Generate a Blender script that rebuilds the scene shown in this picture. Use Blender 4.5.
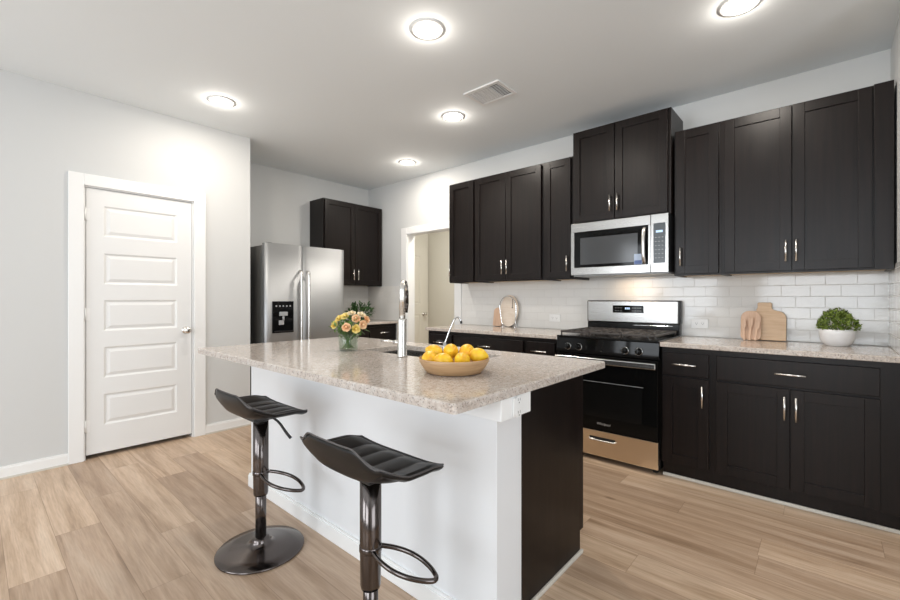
import bpy, bmesh, math, random
from mathutils import Vector, Matrix, noise
PI = math.pi
S = bpy.context.scene
for o in list(bpy.data.objects): bpy.data.objects.remove(o)
COL = S.collection
random.seed(7)

# ------------------------------------------------------------------ camera, world, light, exposure
cam = bpy.data.cameras.new('camera'); co = bpy.data.objects.new('camera', cam); COL.objects.link(co)
co.location = (0, 0, 1.21); co.rotation_euler = (PI/2, 0, math.radians(41.466))
cam.sensor_width = 36; cam.lens = 424.84*36/900; cam.shift_y = (298.29-300)/900; cam.clip_start = 0.02
S.camera = co
S.view_settings.view_transform = 'Standard'; S.view_settings.look = 'None'
S.view_settings.gamma = 1; S.view_settings.use_curve_mapping = False
S.view_settings.exposure = 0.06
w = bpy.data.worlds.new('sky'); S.world = w; w.use_nodes = True
w.node_tree.nodes['Background'].inputs[0].default_value = (0.80, 0.90, 1.0, 1)
w.node_tree.nodes['Background'].inputs[1].default_value = 1.6
def area(name, loc, rot, sx, sy, power, col=(1, 1, 1)):
    l = bpy.data.lights.new(name, 'AREA'); l.shape = 'RECTANGLE'; l.size = sx; l.size_y = sy
    l.energy = power; l.color = col
    o = bpy.data.objects.new(name, l); COL.objects.link(o); o.location = loc; o.rotation_euler = rot
    return o
# daylight coming in through the windows of the living area behind the camera
area('window_daylight', (-2.6, -3.16, 1.5), (PI/2, 0, 0), 1.7, 1.8, 60, (0.90, 0.95, 1.0))
area('window_daylight', (-0.1, -3.16, 1.5), (PI/2, 0, 0), 1.7, 1.8, 60, (0.90, 0.95, 1.0))
area('window_daylight', (2.96, 0.1, 1.35), (PI/2, 0, PI/2), 2.3, 2.1, 52, (0.92, 0.96, 1.0))
DOWNLIGHT_W = 2.4; DOWNLIGHT_DOWN_W = 11.0

# ------------------------------------------------------------------ materials
def mat(name, col, rough=0.5, metal=0.0, **kw):
    m = bpy.data.materials.new(name); m.use_nodes = True
    b = m.node_tree.nodes['Principled BSDF']
    b.inputs['Base Color'].default_value = (*col, 1); b.inputs['Roughness'].default_value = rough
    b.inputs['Metallic'].default_value = metal
    for k, v in kw.items(): b.inputs[k.replace('_', ' ')].default_value = v
    return m
def nd(m, t, **kw):
    n = m.node_tree.nodes.new(t)
    for k, v in kw.items():
        if k.startswith('i_'): n.inputs[k[2:].replace('_', ' ')].default_value = v
        else: setattr(n, k, v)
    return n
def lk(m, a, b): m.node_tree.links.new(a, b)
def bsdf(m): return m.node_tree.nodes['Principled BSDF']
def coords(m, scale=(1, 1, 1), kind='Object', rot=(0, 0, 0)):
    t = nd(m, 'ShaderNodeTexCoord'); mp = nd(m, 'ShaderNodeMapping')
    mp.inputs['Scale'].default_value = scale; mp.inputs['Rotation'].default_value = rot
    lk(m, t.outputs[kind], mp.inputs[0]); return mp.outputs[0]
def ramp(m, fac, stops, interp='LINEAR'):
    r = nd(m, 'ShaderNodeValToRGB'); r.color_ramp.interpolation = interp
    e = r.color_ramp.elements
    while len(e) < len(stops): e.new(0.5)
    for x, (p, c) in zip(e, stops): x.position = p; x.color = (*c, 1)
    lk(m, fac, r.inputs[0]); return r.outputs[0]
def bump(m, h, strength=0.2, dist=0.002):
    b = nd(m, 'ShaderNodeBump'); b.inputs['Strength'].default_value = strength; b.inputs['Distance'].default_value = dist
    lk(m, h, b.inputs['Height']); lk(m, b.outputs[0], bsdf(m).inputs['Normal'])
def mathn(m, op, a, b=None):
    n = nd(m, 'ShaderNodeMath', operation=op)
    for i, v in enumerate((a, b)):
        if v is None: continue
        if isinstance(v, (int, float)): n.inputs[i].default_value = v
        else: lk(m, v, n.inputs[i])
    return n.outputs[0]

def paint(name, col, rough=0.6, grain=130, st=0.12):
    m = mat(name, col, rough); n = nd(m, 'ShaderNodeTexNoise', i_Scale=grain, i_Detail=3.0)
    lk(m, coords(m), n.inputs['Vector']); bump(m, n.outputs[0], st, 0.001); return m
M = {}
M['wall'] = paint('wall_paint', (0.60, 0.605, 0.598), 0.75, 130, 0.04)
M['ceiling'] = paint('ceiling_paint', (0.80, 0.835, 0.85), 0.85, 90, 0.2)
M['island_paint'] = paint('island_paint', (0.74, 0.75, 0.76), 0.6)
M['trim'] = paint('white_trim_paint', (0.82, 0.82, 0.81), 0.35, 30, 0.03)
M['door'] = paint('white_door_paint', (0.77, 0.77, 0.76), 0.4, 40, 0.03)
M['hall'] = paint('pantry_paint', (0.72, 0.69, 0.61), 0.7)
M['shoe'] = paint('shoe_moulding_paint', (0.60, 0.57, 0.51), 0.5, 40, 0.03)

def wood_dark():
    m = mat('espresso_wood', (0.02, 0.014, 0.012), 0.34)
    bsdf(m).inputs["Specular IOR Level"].default_value = 0.26
    n = nd(m, 'ShaderNodeTexNoise', i_Scale=1.0, i_Detail=6.0, i_Roughness=0.6)
    lk(m, coords(m, (60, 60, 2.2)), n.inputs['Vector'])
    c = ramp(m, n.outputs[0], [(0.3, (0.0032, 0.0019, 0.0017)), (0.7, (0.0105, 0.0060, 0.0048))])
    lk(m, c, bsdf(m).inputs['Base Color'])
    n2 = nd(m, 'ShaderNodeTexNoise', i_Scale=1.0, i_Detail=3.0)
    lk(m, coords(m, (7, 7, 2.5)), n2.inputs['Vector'])
    mr = nd(m, 'ShaderNodeMapRange'); mr.inputs[3].default_value = 0.26; mr.inputs[4].default_value = 0.42
    lk(m, n2.outputs[0], mr.inputs[0]); lk(m, mr.outputs[0], bsdf(m).inputs['Roughness'])
    bump(m, n.outputs[0], 0.12, 0.0006); return m
M['dark'] = wood_dark()
M['reveal'] = mat('cabinet_reveal', (0.006, 0.005, 0.005), 0.6)

def granite():
    m = mat('speckled_granite', (0.6, 0.55, 0.5), 0.12)
    v = coords(m)
    n1 = nd(m, 'ShaderNodeTexNoise', i_Scale=55.0, i_Detail=5.0, i_Roughness=0.7); lk(m, v, n1.inputs['Vector'])
    base = ramp(m, n1.outputs[0], [(0.30, (0.38, 0.32, 0.28)), (0.45, (0.50, 0.435, 0.385)), (0.60, (0.57, 0.52, 0.475)), (0.72, (0.65, 0.62, 0.585))])
    vo = nd(m, 'ShaderNodeTexVoronoi', i_Scale=230.0); lk(m, v, vo.inputs['Vector'])
    sep = nd(m, 'ShaderNodeSeparateColor'); lk(m, vo.outputs['Color'], sep.inputs[0])
    grain = ramp(m, sep.outputs[0], [(0.0, (0.30, 0.28, 0.27)), (0.10, (0.55, 0.53, 0.51)), (0.14, (1, 1, 1)), (0.86, (1, 1, 1)), (0.9, (1.22, 1.2, 1.16))], 'CONSTANT')
    mx = nd(m, 'ShaderNodeMix', data_type='RGBA', blend_type='MULTIPLY'); mx.inputs[0].default_value = 0.6
    lk(m, base, mx.inputs[6]); lk(m, grain, mx.inputs[7])
    n3 = nd(m, 'ShaderNodeTexNoise', i_Scale=120.0, i_Detail=4.0, i_Roughness=0.75); lk(m, v, n3.inputs['Vector'])
    sp = ramp(m, n3.outputs[0], [(0.0, (0, 0, 0)), (0.62, (0, 0, 0)), (0.68, (0.75, 0.75, 0.75))])
    mx2 = nd(m, 'ShaderNodeMix', data_type='RGBA'); lk(m, sp, mx2.inputs[0]); lk(m, mx.outputs[2], mx2.inputs[6])
    mx2.inputs[7].default_value = (0.13, 0.12, 0.12, 1)
    lk(m, mx2.outputs[2], bsdf(m).inputs['Base Color']); return m
M['granite'] = granite()

def floor_mat():
    m = mat('light_oak_planks', (0.5, 0.35, 0.25), 0.38)
    t = nd(m, 'ShaderNodeTexCoord'); s = nd(m, 'ShaderNodeSeparateXYZ'); lk(m, t.outputs['Object'], s.inputs[0])
    yy = mathn(m, 'DIVIDE', mathn(m, 'SUBTRACT', s.outputs[1], 0.47), 0.181)
    row = mathn(m, 'FLOOR', yy); fy = mathn(m, 'FRACT', yy)
    wn = nd(m, 'ShaderNodeTexWhiteNoise', noise_dimensions='1D'); lk(m, row, wn.inputs['W'])
    mid = mathn(m, 'MULTIPLY', mathn(m, 'GREATER_THAN', row, 0.5), mathn(m, 'LESS_THAN', row, 10.5))
    jit = mathn(m, 'MULTIPLY', mathn(m, 'MULTIPLY', wn.outputs['Value'], 0.45), mid)
    off = mathn(m, 'ADD', mathn(m, 'ADD', mathn(m, 'MULTIPLY', row, 0.316), 10.721), jit)
    xx = mathn(m, 'ADD', mathn(m, 'DIVIDE', s.outputs[0], 1.22), off)
    col = mathn(m, 'FLOOR', xx); fx = mathn(m, 'FRACT', xx)
    cb = nd(m, 'ShaderNodeCombineXYZ'); lk(m, row, cb.inputs[0]); lk(m, col, cb.inputs[1]); cb.inputs[2].default_value = 4.0
    w2 = nd(m, 'ShaderNodeTexWhiteNoise', noise_dimensions='3D'); lk(m, cb.outputs[0], w2.inputs['Vector'])
    # grain, shifted per plank
    gx = mathn(m, 'MULTIPLY', s.outputs[0], 1.05); gy = mathn(m, 'MULTIPLY', s.outputs[1], 17.0)
    gz = mathn(m, 'MULTIPLY', w2.outputs['Value'], 40.0)
    cg = nd(m, 'ShaderNodeCombineXYZ'); lk(m, gx, cg.inputs[0]); lk(m, gy, cg.inputs[1]); lk(m, gz, cg.inputs[2])
    n = nd(m, 'ShaderNodeTexNoise', i_Scale=1.0, i_Detail=6.0, i_Roughness=0.64, i_Distortion=0.55); lk(m, cg.outputs[0], n.inputs['Vector'])
    grain = ramp(m, n.outputs[0], [(0.24, (0.255, 0.165, 0.102)), (0.40, (0.42, 0.296, 0.200)), (0.56, (0.535, 0.397, 0.287)), (0.78, (0.63, 0.505, 0.39))])
    tone = ramp(m, w2.outputs['Value'], [(0.0, (0.78, 0.745, 0.72)), (0.35, (0.92, 0.90, 0.885)), (0.7, (1.03, 1.02, 1.0)), (1.0, (1.14, 1.15, 1.15))])
    mx = nd(m, 'ShaderNodeMix', data_type='RGBA', blend_type='MULTIPLY'); mx.inputs[0].default_value = 1
    lk(m, grain, mx.inputs[6]); lk(m, tone, mx.inputs[7])
    # fine pores
    fn = nd(m, 'ShaderNodeTexNoise', i_Scale=1.0, i_Detail=3.0); cf = nd(m, 'ShaderNodeCombineXYZ')
    lk(m, mathn(m, 'MULTIPLY', s.outputs[0], 9.0), cf.inputs[0]); lk(m, mathn(m, 'MULTIPLY', s.outputs[1], 150.0), cf.inputs[1]); lk(m, gz, cf.inputs[2])
    lk(m, cf.outputs[0], fn.inputs['Vector'])
    pr = ramp(m, fn.outputs[0], [(0.3, (0.84, 0.83, 0.82)), (0.6, (1.03, 1.03, 1.03))])
    m2 = nd(m, 'ShaderNodeMix', data_type='RGBA', blend_type='MULTIPLY'); m2.inputs[0].default_value = 0.8
    lk(m, mx.outputs[2], m2.inputs[6]); lk(m, pr, m2.inputs[7])
    # knots
    kv = nd(m, 'ShaderNodeTexVoronoi', i_Scale=1.0); ck = nd(m, 'ShaderNodeCombineXYZ')
    lk(m, mathn(m, 'MULTIPLY', s.outputs[0], 1.6), ck.inputs[0]); lk(m, mathn(m, 'MULTIPLY', s.outputs[1], 3.6), ck.inputs[1])
    lk(m, ck.outputs[0], kv.inputs['Vector'])
    kr = ramp(m, kv.outputs['Distance'], [(0.0, (0.42, 0.36, 0.32)), (0.035, (0.62, 0.57, 0.53)), (0.07, (1, 1, 1))])
    m3 = nd(m, 'ShaderNodeMix', data_type='RGBA', blend_type='MULTIPLY'); m3.inputs[0].default_value = 0.75
    lk(m, m2.outputs[2], m3.inputs[6]); lk(m, kr, m3.inputs[7])
    # seams
    ey = mathn(m, 'MINIMUM', fy, mathn(m, 'SUBTRACT', 1.0, fy)); ex = mathn(m, 'MINIMUM', fx, mathn(m, 'SUBTRACT', 1.0, fx))
    sm = mathn(m, 'MAXIMUM', mathn(m, 'LESS_THAN', ey, 0.008), mathn(m, 'LESS_THAN', ex, 0.0011))
    m4 = nd(m, 'ShaderNodeMix', data_type='RGBA', blend_type='MULTIPLY'); lk(m, mathn(m, 'MULTIPLY', sm, 0.45), m4.inputs[0])
    lk(m, m3.outputs[2], m4.inputs[6]); m4.inputs[7].default_value = (0.35, 0.28, 0.22, 1)
    lk(m, m4.outputs[2], bsdf(m).inputs['Base Color'])
    bump(m, fn.outputs[0], 0.05, 0.001)
    return m
M['floor'] = floor_mat()

def tile_mat(axis):
    m = mat('white_subway_tile_'+axis, (0.72, 0.72, 0.70), 0.09)
    t = nd(m, 'ShaderNodeTexCoord'); s = nd(m, 'ShaderNodeSeparateXYZ'); lk(m, t.outputs['Object'], s.inputs[0])
    cb = nd(m, 'ShaderNodeCombineXYZ'); lk(m, s.outputs[0 if axis == 'x' else 1], cb.inputs[0]); lk(m, mathn(m, 'SUBTRACT', s.outputs[2], 0.917), cb.inputs[1])
    b = nd(m, 'ShaderNodeTexBrick'); lk(m, cb.outputs[0], b.inputs['Vector'])
    b.inputs['Scale'].default_value = 1; b.inputs['Brick Width'].default_value = 0.153; b.inputs['Row Height'].default_value = 0.0765
    b.inputs['Mortar Size'].default_value = 0.0018; b.inputs['Mortar Smooth'].default_value = 0.3; b.inputs['Bias'].default_value = 0
    b.inputs['Color1'].default_value = (0.70, 0.69, 0.665, 1); b.inputs['Color2'].default_value = (0.73, 0.72, 0.695, 1)
    b.inputs['Mortar'].default_value = (0.63, 0.615, 0.59, 1)
    lk(m, b.outputs['Color'], bsdf(m).inputs['Base Color'])
    inv = mathn(m, 'SUBTRACT', 1.0, b.outputs['Fac'])
    n = nd(m, 'ShaderNodeTexNoise', i_Scale=9.0, i_Detail=1.0); lk(m, t.outputs['Object'], n.inputs['Vector'])
    bump(m, mathn(m, 'ADD', inv, mathn(m, 'MULTIPLY', n.outputs[0], 0.7)), 0.5, 0.0015)
    mr = nd(m, 'ShaderNodeMapRange'); mr.inputs[3].default_value = 0.09; mr.inputs[4].default_value = 0.6
    lk(m, b.outputs['Fac'], mr.inputs[0]); lk(m, mr.outputs[0], bsdf(m).inputs['Roughness'])
    return m
M['tile_x'] = tile_mat('x'); M['tile_y'] = tile_mat('y')

def brushed(name, col, rough, sc):
    m = mat(name, col, rough, 1.0)
    n = nd(m, 'ShaderNodeTexNoise', i_Scale=1.0, i_Detail=2.0); lk(m, coords(m, sc), n.inputs['Vector'])
    mr = nd(m, 'ShaderNodeMapRange'); mr.inputs[3].default_value = rough-0.06; mr.inputs[4].default_value = rough+0.08
    lk(m, n.outputs[0], mr.inputs[0]); lk(m, mr.outputs[0], bsdf(m).inputs['Roughness'])
    bump(m, n.outputs[0], 0.015, 0.0003); return m
M['steel_floor_glow'] = brushed('floor_glow_steel', (0.88, 0.77, 0.62), 0.2, (1, 1, 500))  # drawer steel: golden reflection of the floor put into the base colour
M['steel'] = brushed('brushed_stainless_steel', (0.43, 0.42, 0.405), 0.24, (1, 1, 500))
M['steel_fridge'] = brushed('fridge_stainless_steel', (0.43, 0.44, 0.45), 0.54, (1, 1, 400))
M['nickel'] = mat('satin_nickel', (0.72, 0.70, 0.67), 0.25, 1.0)
M['chrome'] = mat('chrome', (0.78, 0.79, 0.80), 0.08, 1.0)
M['black_chrome'] = mat('black_chrome', (0.12, 0.105, 0.10), 0.17, 1.0)
M['fridge_side'] = mat('fridge_grey_side', (0.11, 0.11, 0.105), 0.45)
M['black_gloss'] = mat('black_glass', (0.004, 0.004, 0.004), 0.06)
M['black_gloss'].node_tree.nodes['Principled BSDF'].inputs['Specular IOR Level'].default_value = 0.17
M['black_enamel'] = mat('black_enamel', (0.006, 0.006, 0.006), 0.18, Specular_IOR_Level=0.3)
M['black_plastic'] = mat('black_plastic', (0.012, 0.012, 0.013), 0.4)
M['iron'] = paint('cast_iron', (0.045, 0.038, 0.034), 0.5, 200, 0.2)
M['window_mesh'] = mat('microwave_window', (0.05, 0.052, 0.055), 0.12)
M['panel_grey'] = mat('control_panel_grey', (0.05, 0.06, 0.068), 0.25)
M['grey_plastic'] = mat('grey_plastic', (0.35, 0.36, 0.37), 0.35)
M['white_plastic'] = mat('white_plastic', (0.80, 0.80, 0.79), 0.35)
M['socket'] = mat('socket_slot', (0.05, 0.05, 0.05), 0.5)
M['logo'] = mat('logo_silver', (0.7, 0.7, 0.7), 0.3, 0.6)
M['sticker'] = mat('sticker_paper', (0.40, 0.48, 0.62), 0.5)
M['sticker2'] = mat('sticker_blue', (0.08, 0.13, 0.30), 0.5)
def emis(name, col, st):
    m = mat(name, (0, 0, 0), 0.5); b = bsdf(m); b.inputs['Emission Color'].default_value = (*col, 1); b.inputs['Emission Strength'].default_value = st; return m
M['led'] = emis('downlight_lens', (1.0, 0.95, 0.87), 9)
M['digits'] = emis('clock_digits', (0.55, 0.75, 1.0), 1.3)
def leather():
    m = mat('black_leather', (0.007, 0.0065, 0.0065), 0.38, Specular_IOR_Level=0.32)
    n = nd(m, 'ShaderNodeTexVoronoi', i_Scale=420.0); lk(m, coords(m), n.inputs['Vector']); bump(m, n.outputs['Distance'], 0.10, 0.0006); return m
M['leather'] = leather()
M['thread'] = mat('grey_piping', (0.07, 0.065, 0.065), 0.5)
def wood_light(name, a, b, sc):
    m = mat(name, a, 0.5); n = nd(m, 'ShaderNodeTexNoise', i_Scale=1.0, i_Detail=4.0, i_Distortion=0.6)
    lk(m, coords(m, sc), n.inputs['Vector']); lk(m, ramp(m, n.outputs[0], [(0.3, a), (0.7, b)]), bsdf(m).inputs['Base Color']); return m
M['board'] = wood_light('maple_board', (0.62, 0.42, 0.26), (0.74, 0.54, 0.36), (6, 6, 60))
M['board2'] = wood_light('beech_wood', (0.60, 0.39, 0.26), (0.72, 0.50, 0.36), (60, 60, 8))
M['board_pale'] = wood_light('pale_board', (0.74, 0.62, 0.50), (0.82, 0.72, 0.62), (6, 6, 60))
M['bowl'] = wood_light('bowl_wood', (0.36, 0.21, 0.10), (0.50, 0.32, 0.17), (8, 8, 90))
M['maple_ply'] = wood_light('maple_underside', (0.50, 0.34, 0.17), (0.60, 0.42, 0.23), (3, 40, 3))
def lemon_mat():
    m = mat('lemon_peel', (0.85, 0.50, 0.02), 0.4); b = bsdf(m); b.inputs['Subsurface Weight'].default_value = 0.1; b.inputs['Subsurface Radius'].default_value = (0.02, 0.01, 0.003)
    n = nd(m, 'ShaderNodeTexNoise', i_Scale=160.0); lk(m, coords(m), n.inputs['Vector']); bump(m, n.outputs[0], 0.25, 0.001)
    n2 = nd(m, 'ShaderNodeTexNoise', i_Scale=22.0); lk(m, coords(m), n2.inputs['Vector'])
    lk(m, ramp(m, n2.outputs[0], [(0.35, (0.80, 0.40, 0.015)), (0.6, (0.90, 0.58, 0.03))]), b.inputs['Base Color']); return m
M['lemon'] = lemon_mat()
M['ceramic'] = mat('white_ceramic', (0.80, 0.80, 0.81), 0.22)
M['soil'] = mat('potting_soil', (0.03, 0.02, 0.015), 0.9)
def leafm(name, a, b):
    m = mat(name, a, 0.5); n = nd(m, 'ShaderNodeTexNoise', i_Scale=45.0); lk(m, coords(m), n.inputs['Vector'])
    lk(m, ramp(m, n.outputs[0], [(0.35, a), (0.65, b)]), bsdf(m).inputs['Base Color']); return m
M['leaf'] = leafm('boxwood_leaf', (0.07, 0.12, 0.012), (0.22, 0.30, 0.045))
M['leaf_dark'] = leafm('dark_leaf', (0.02, 0.07, 0.018), (0.07, 0.17, 0.045))
M['leaf_mid'] = leafm('bouquet_leaf', (0.05, 0.13, 0.02), (0.16, 0.28, 0.06))
M['stem'] = mat('green_stem', (0.12, 0.22, 0.05), 0.5)
M['pot_dark'] = mat('dark_planter', (0.03, 0.045, 0.03), 0.5)
def petal(name, a, b):
    m = mat(name, a, 0.6); n = nd(m, 'ShaderNodeTexNoise', i_Scale=30.0); lk(m, coords(m), n.inputs['Vector'])
    lk(m, ramp(m, n.outputs[0], [(0.35, a), (0.65, b)]), bsdf(m).inputs['Base Color']); return m
M['peach'] = petal('peach_petal', (0.86, 0.50, 0.26), (0.88, 0.62, 0.38))
M['yellow'] = petal('yellow_petal', (0.86, 0.62, 0.12), (0.88, 0.74, 0.30))
M['cream'] = petal('cream_petal', (0.84, 0.70, 0.46), (0.86, 0.77, 0.58))
def thin_glass(name, col, refl):
    m = bpy.data.materials.new(name); m.use_nodes = True; nt = m.node_tree; nt.nodes.remove(nt.nodes['Principled BSDF'])
    tr = nd(m, 'ShaderNodeBsdfTransparent'); tr.inputs[0].default_value = (*col, 1)
    gl = nd(m, 'ShaderNodeBsdfGlossy'); gl.inputs['Roughness'].default_value = 0.03
    fr = nd(m, 'ShaderNodeLayerWeight'); fr.inputs[0].default_value = 0.5
    fz = mathn(m, 'ADD', 0.04, mathn(m, 'MULTIPLY', mathn(m, 'POWER', fr.outputs['Facing'], 4.0), 0.55))
    mx = nd(m, 'ShaderNodeMixShader'); lk(m, mathn(m, 'MULTIPLY', fz, refl), mx.inputs[0]); lk(m, tr.outputs[0], mx.inputs[1]); lk(m, gl.outputs[0], mx.inputs[2])
    lk(m, mx.outputs[0], nt.nodes['Material Output'].inputs[0]); return m
M['glass'] = thin_glass('clear_glass', (0.93, 0.95, 0.94), 1.0)
M['water'] = thin_glass('water', (0.88, 0.94, 0.88), 0.5)

# ------------------------------------------------------------------ mesh helpers
class G:
    """collects geometry (world or local coordinates); .obj() links it as ONE mesh object"""
    def __init__(s): s.bm = bmesh.new()
    def _add(s, tmp, mtx=None, smooth=False):
        me = bpy.data.meshes.new('t')
        for f in tmp.faces: f.smooth = smooth
        if mtx: bmesh.ops.transform(tmp, matrix=mtx, verts=tmp.verts)
        tmp.to_mesh(me); tmp.free(); s.bm.from_mesh(me); bpy.data.meshes.remove(me); return s
    def box(s, x0, x1, y0, y1, z0, z1, bev=0, seg=2, mtx=None):
        t = bmesh.new(); bmesh.ops.create_cube(t, size=1)
        for v in t.verts: v.co = Vector(((x0+x1)/2+v.co.x*(x1-x0), (y0+y1)/2+v.co.y*(y1-y0), (z0+z1)/2+v.co.z*(z1-z0)))
        if bev: bmesh.ops.bevel(t, geom=list(t.edges), offset=bev, segments=seg, affect='EDGES', profile=0.5)
        return s._add(t, mtx)
    def cyl(s, a, b, r0, r1=None, seg=24, smooth=True, cap=True):
        a, b = Vector(a), Vector(b); r1 = r0 if r1 is None else r1
        t = bmesh.new(); L = (b-a).length
        bmesh.ops.create_cone(t, cap_ends=cap, segments=seg, radius1=r0, radius2=r1, depth=L)
        q = Vector((0, 0, 1)).rotation_difference(b-a)
        for f in t.faces: f.smooth = smooth and len(f.verts) == 4
        mtx = Matrix.Translation((a+b)/2) @ q.to_matrix().to_4x4()
        bmesh.ops.transform(t, matrix=mtx, verts=t.verts)
        me = bpy.data.meshes.new('t'); t.to_mesh(me); t.free(); s.bm.from_mesh(me); bpy.data.meshes.remove(me); return s
    def tube(s, pts, r, seg=12, closed=False, smooth_path=0):
        pts = [Vector(p) for p in pts]
        for _ in range(smooth_path):
            q = []; n = len(pts)
            rng = range(n if closed else n-1)
            if not closed: q.append(pts[0])
            for i in rng:
                a, b = pts[i], pts[(i+1) % n]; q += [a*0.75+b*0.25, a*0.25+b*0.75]
            if not closed: q.append(pts[-1])
            pts = q
        n = len(pts); rs = r if isinstance(r, (list, tuple)) else None
        t = bmesh.new(); rings = []; nrm = None
        for i, p in enumerate(pts):
            d = (pts[(i+1) % n]-pts[i-1]) if (closed or 0 < i < n-1) else (pts[1]-pts[0] if i == 0 else pts[-1]-pts[-2])
            d.normalize()
            if nrm is None: nrm = d.orthogonal().normalized()
            else: nrm = (nrm-d*nrm.dot(d)).normalized()
            bn = d.cross(nrm)
            rr = (rs[0]+(rs[1]-rs[0])*i/(n-1)) if rs else r
            rings.append([t.verts.new(p+(nrm*math.cos(2*PI*k/seg)+bn*math.sin(2*PI*k/seg))*rr) for k in range(seg)])
        for i in range(n if closed else n-1):
            A, B = rings[i], rings[(i+1) % n]
            for k in range(seg): t.faces.new((A[k], A[(k+1) % seg], B[(k+1) % seg], B[k]))
        if not closed: t.faces.new(rings[0][::-1]); t.faces.new(rings[-1])
        return s._add(t, None, True)
    def lathe(s, prof, c=(0, 0, 0), seg=40, mtx=None):
        t = bmesh.new(); rings = []
        for r, z in prof:
            if r < 1e-6: rings.append([t.verts.new((c[0], c[1], c[2]+z))])
            else: rings.append([t.verts.new((c[0]+r*math.cos(2*PI*k/seg), c[1]+r*math.sin(2*PI*k/seg), c[2]+z)) for k in range(seg)])
        for A, B in zip(rings, rings[1:]):
            for k in range(seg):
                k2 = (k+1) % seg
                if len(A) == 1 and len(B) == 1: continue
                if len(A) == 1: t.faces.new((A[0], B[k2], B[k]))
                elif len(B) == 1: t.faces.new((A[k], A[k2], B[0]))
                else: t.faces.new((A[k], A[k2], B[k2], B[k]))
        bmesh.ops.recalc_face_normals(t, faces=t.faces)
        return s._add(t, mtx, True)
    def prism(s, poly, y0, y1, bev=0, mtx=None, smooth=False):
        """polygon in x,z extruded along y"""
        t = bmesh.new(); vs = [t.verts.new((x, y0, z)) for x, z in poly]; f = t.faces.new(vs)
        r = bmesh.ops.extrude_face_region(t, geom=[f])
        for v in r['geom']:
            if isinstance(v, bmesh.types.BMVert): v.co.y = y1
        bmesh.ops.recalc_face_normals(t, faces=t.faces)
        if bev: bmesh.ops.bevel(t, geom=list(t.edges), offset=bev, segments=2, affect='EDGES', profile=0.5)
        return s._add(t, mtx, smooth)
    def ball(s, c, r, sub=3, sc=(1, 1, 1), mtx=None):
        t = bmesh.new(); bmesh.ops.create_icosphere(t, subdivisions=sub, radius=r)
        for v in t.verts: v.co = Vector((v.co.x*sc[0], v.co.y*sc[1], v.co.z*sc[2]))
        if mtx: bmesh.ops.transform(t, matrix=mtx, verts=t.verts)
        for v in t.verts: v.co += Vector(c)
        return s._add(t, None, True)
    def leaf(s, p, d, up, L, W):
        """small curved leaf, 6 faces"""
        d = Vector(d).normalized(); side = d.cross(Vector(up)).normalized(); n = side.cross(d)
        t = bmesh.new(); rows = []
        for u, wd, h in ((0, 0.1, 0), (0.35, 0.9, 0.10), (0.7, 0.75, 0.08), (1.0, 0.06, -0.08)):
            c = Vector(p)+d*L*u+n*L*h
            rows.append([t.verts.new(c-side*W*wd/2+n*W*0.12), t.verts.new(c), t.verts.new(c+side*W*wd/2+n*W*0.12)])
        for A, B in zip(rows, rows[1:]):
            for k in (0, 1): t.faces.new((A[k], A[k+1], B[k+1], B[k]))
        return s._add(t, None, True)
    def obj(s, name, m, parent=None, root=None, bevel=0, kind=None):
        me = bpy.data.meshes.new(name)
        if root is not None:
            bmesh.ops.translate(s.bm, verts=s.bm.verts, vec=-Vector(root.location))
        s.bm.to_mesh(me); s.bm.free()
        o = bpy.data.objects.new(name, me); COL.objects.link(o)
        me.materials.append(M[m] if isinstance(m, str) else m)
        if parent is not None: o.parent = parent
        if bevel:
            b = o.modifiers.new('bevel', 'BEVEL'); b.width = bevel; b.segments = 2; b.limit_method = 'ANGLE'
        if kind: o['kind'] = kind
        return o
def tag(o, label, cat, group=None):
    o['label'] = label; o['category'] = cat
    if group: o['group'] = group
    return o
def thing(name, label, cat, loc=(0, 0, 0), rz=0, group=None):
    o = bpy.data.objects.new(name, None); COL.objects.link(o); o.empty_display_size = 0.05
    o.location = loc; o.rotation_euler = (0, 0, rz); return tag(o, label, cat, group)
def struct(name, g, m): return g.obj(name, m, kind='structure')
def copy_tree(o, parent=None):
    c = o.copy(); COL.objects.link(c); c.parent = parent
    for ch in [x for x in o.children]: copy_tree(ch, c)
    return c
def text_mesh(name, s, size, mtx, m, parent, root, depth=0.0006):
    cu = bpy.data.curves.new(name, 'FONT'); cu.body = s; cu.size = size; cu.extrude = depth; cu.align_x = 'CENTER'; cu.align_y = 'CENTER'
    cu.shear = 0.3 if s[0] == 'W' else 0
    o = bpy.data.objects.new('tmp', cu); COL.objects.link(o)
    dg = bpy.context.evaluated_depsgraph_get(); me = bpy.data.meshes.new_from_object(o.evaluated_get(dg))
    bpy.data.objects.remove(o)
    me.transform(mtx)
    if root is not None: me.transform(Matrix.Translation(-Vector(root.location)))
    q = bpy.data.objects.new(name, me); COL.objects.link(q); q.parent = parent
    me.materials.clear(); me.materials.append(M[m]); return q

# ------------------------------------------------------------------ THE ROOM
XL, XF, XR, YB, H = -4.135, -4.86, 0.30, 3.75, 2.743
XE, YS = 3.0, -3.2
struct('floor', G().box(-6.2, XE+0.12, YS-0.12, 6.0, -0.05, 0), 'floor')
struct('ceiling', G().box(-6.2, XE+0.12, YS-0.12, 6.0, H, H+0.06), 'ceiling')
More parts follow.
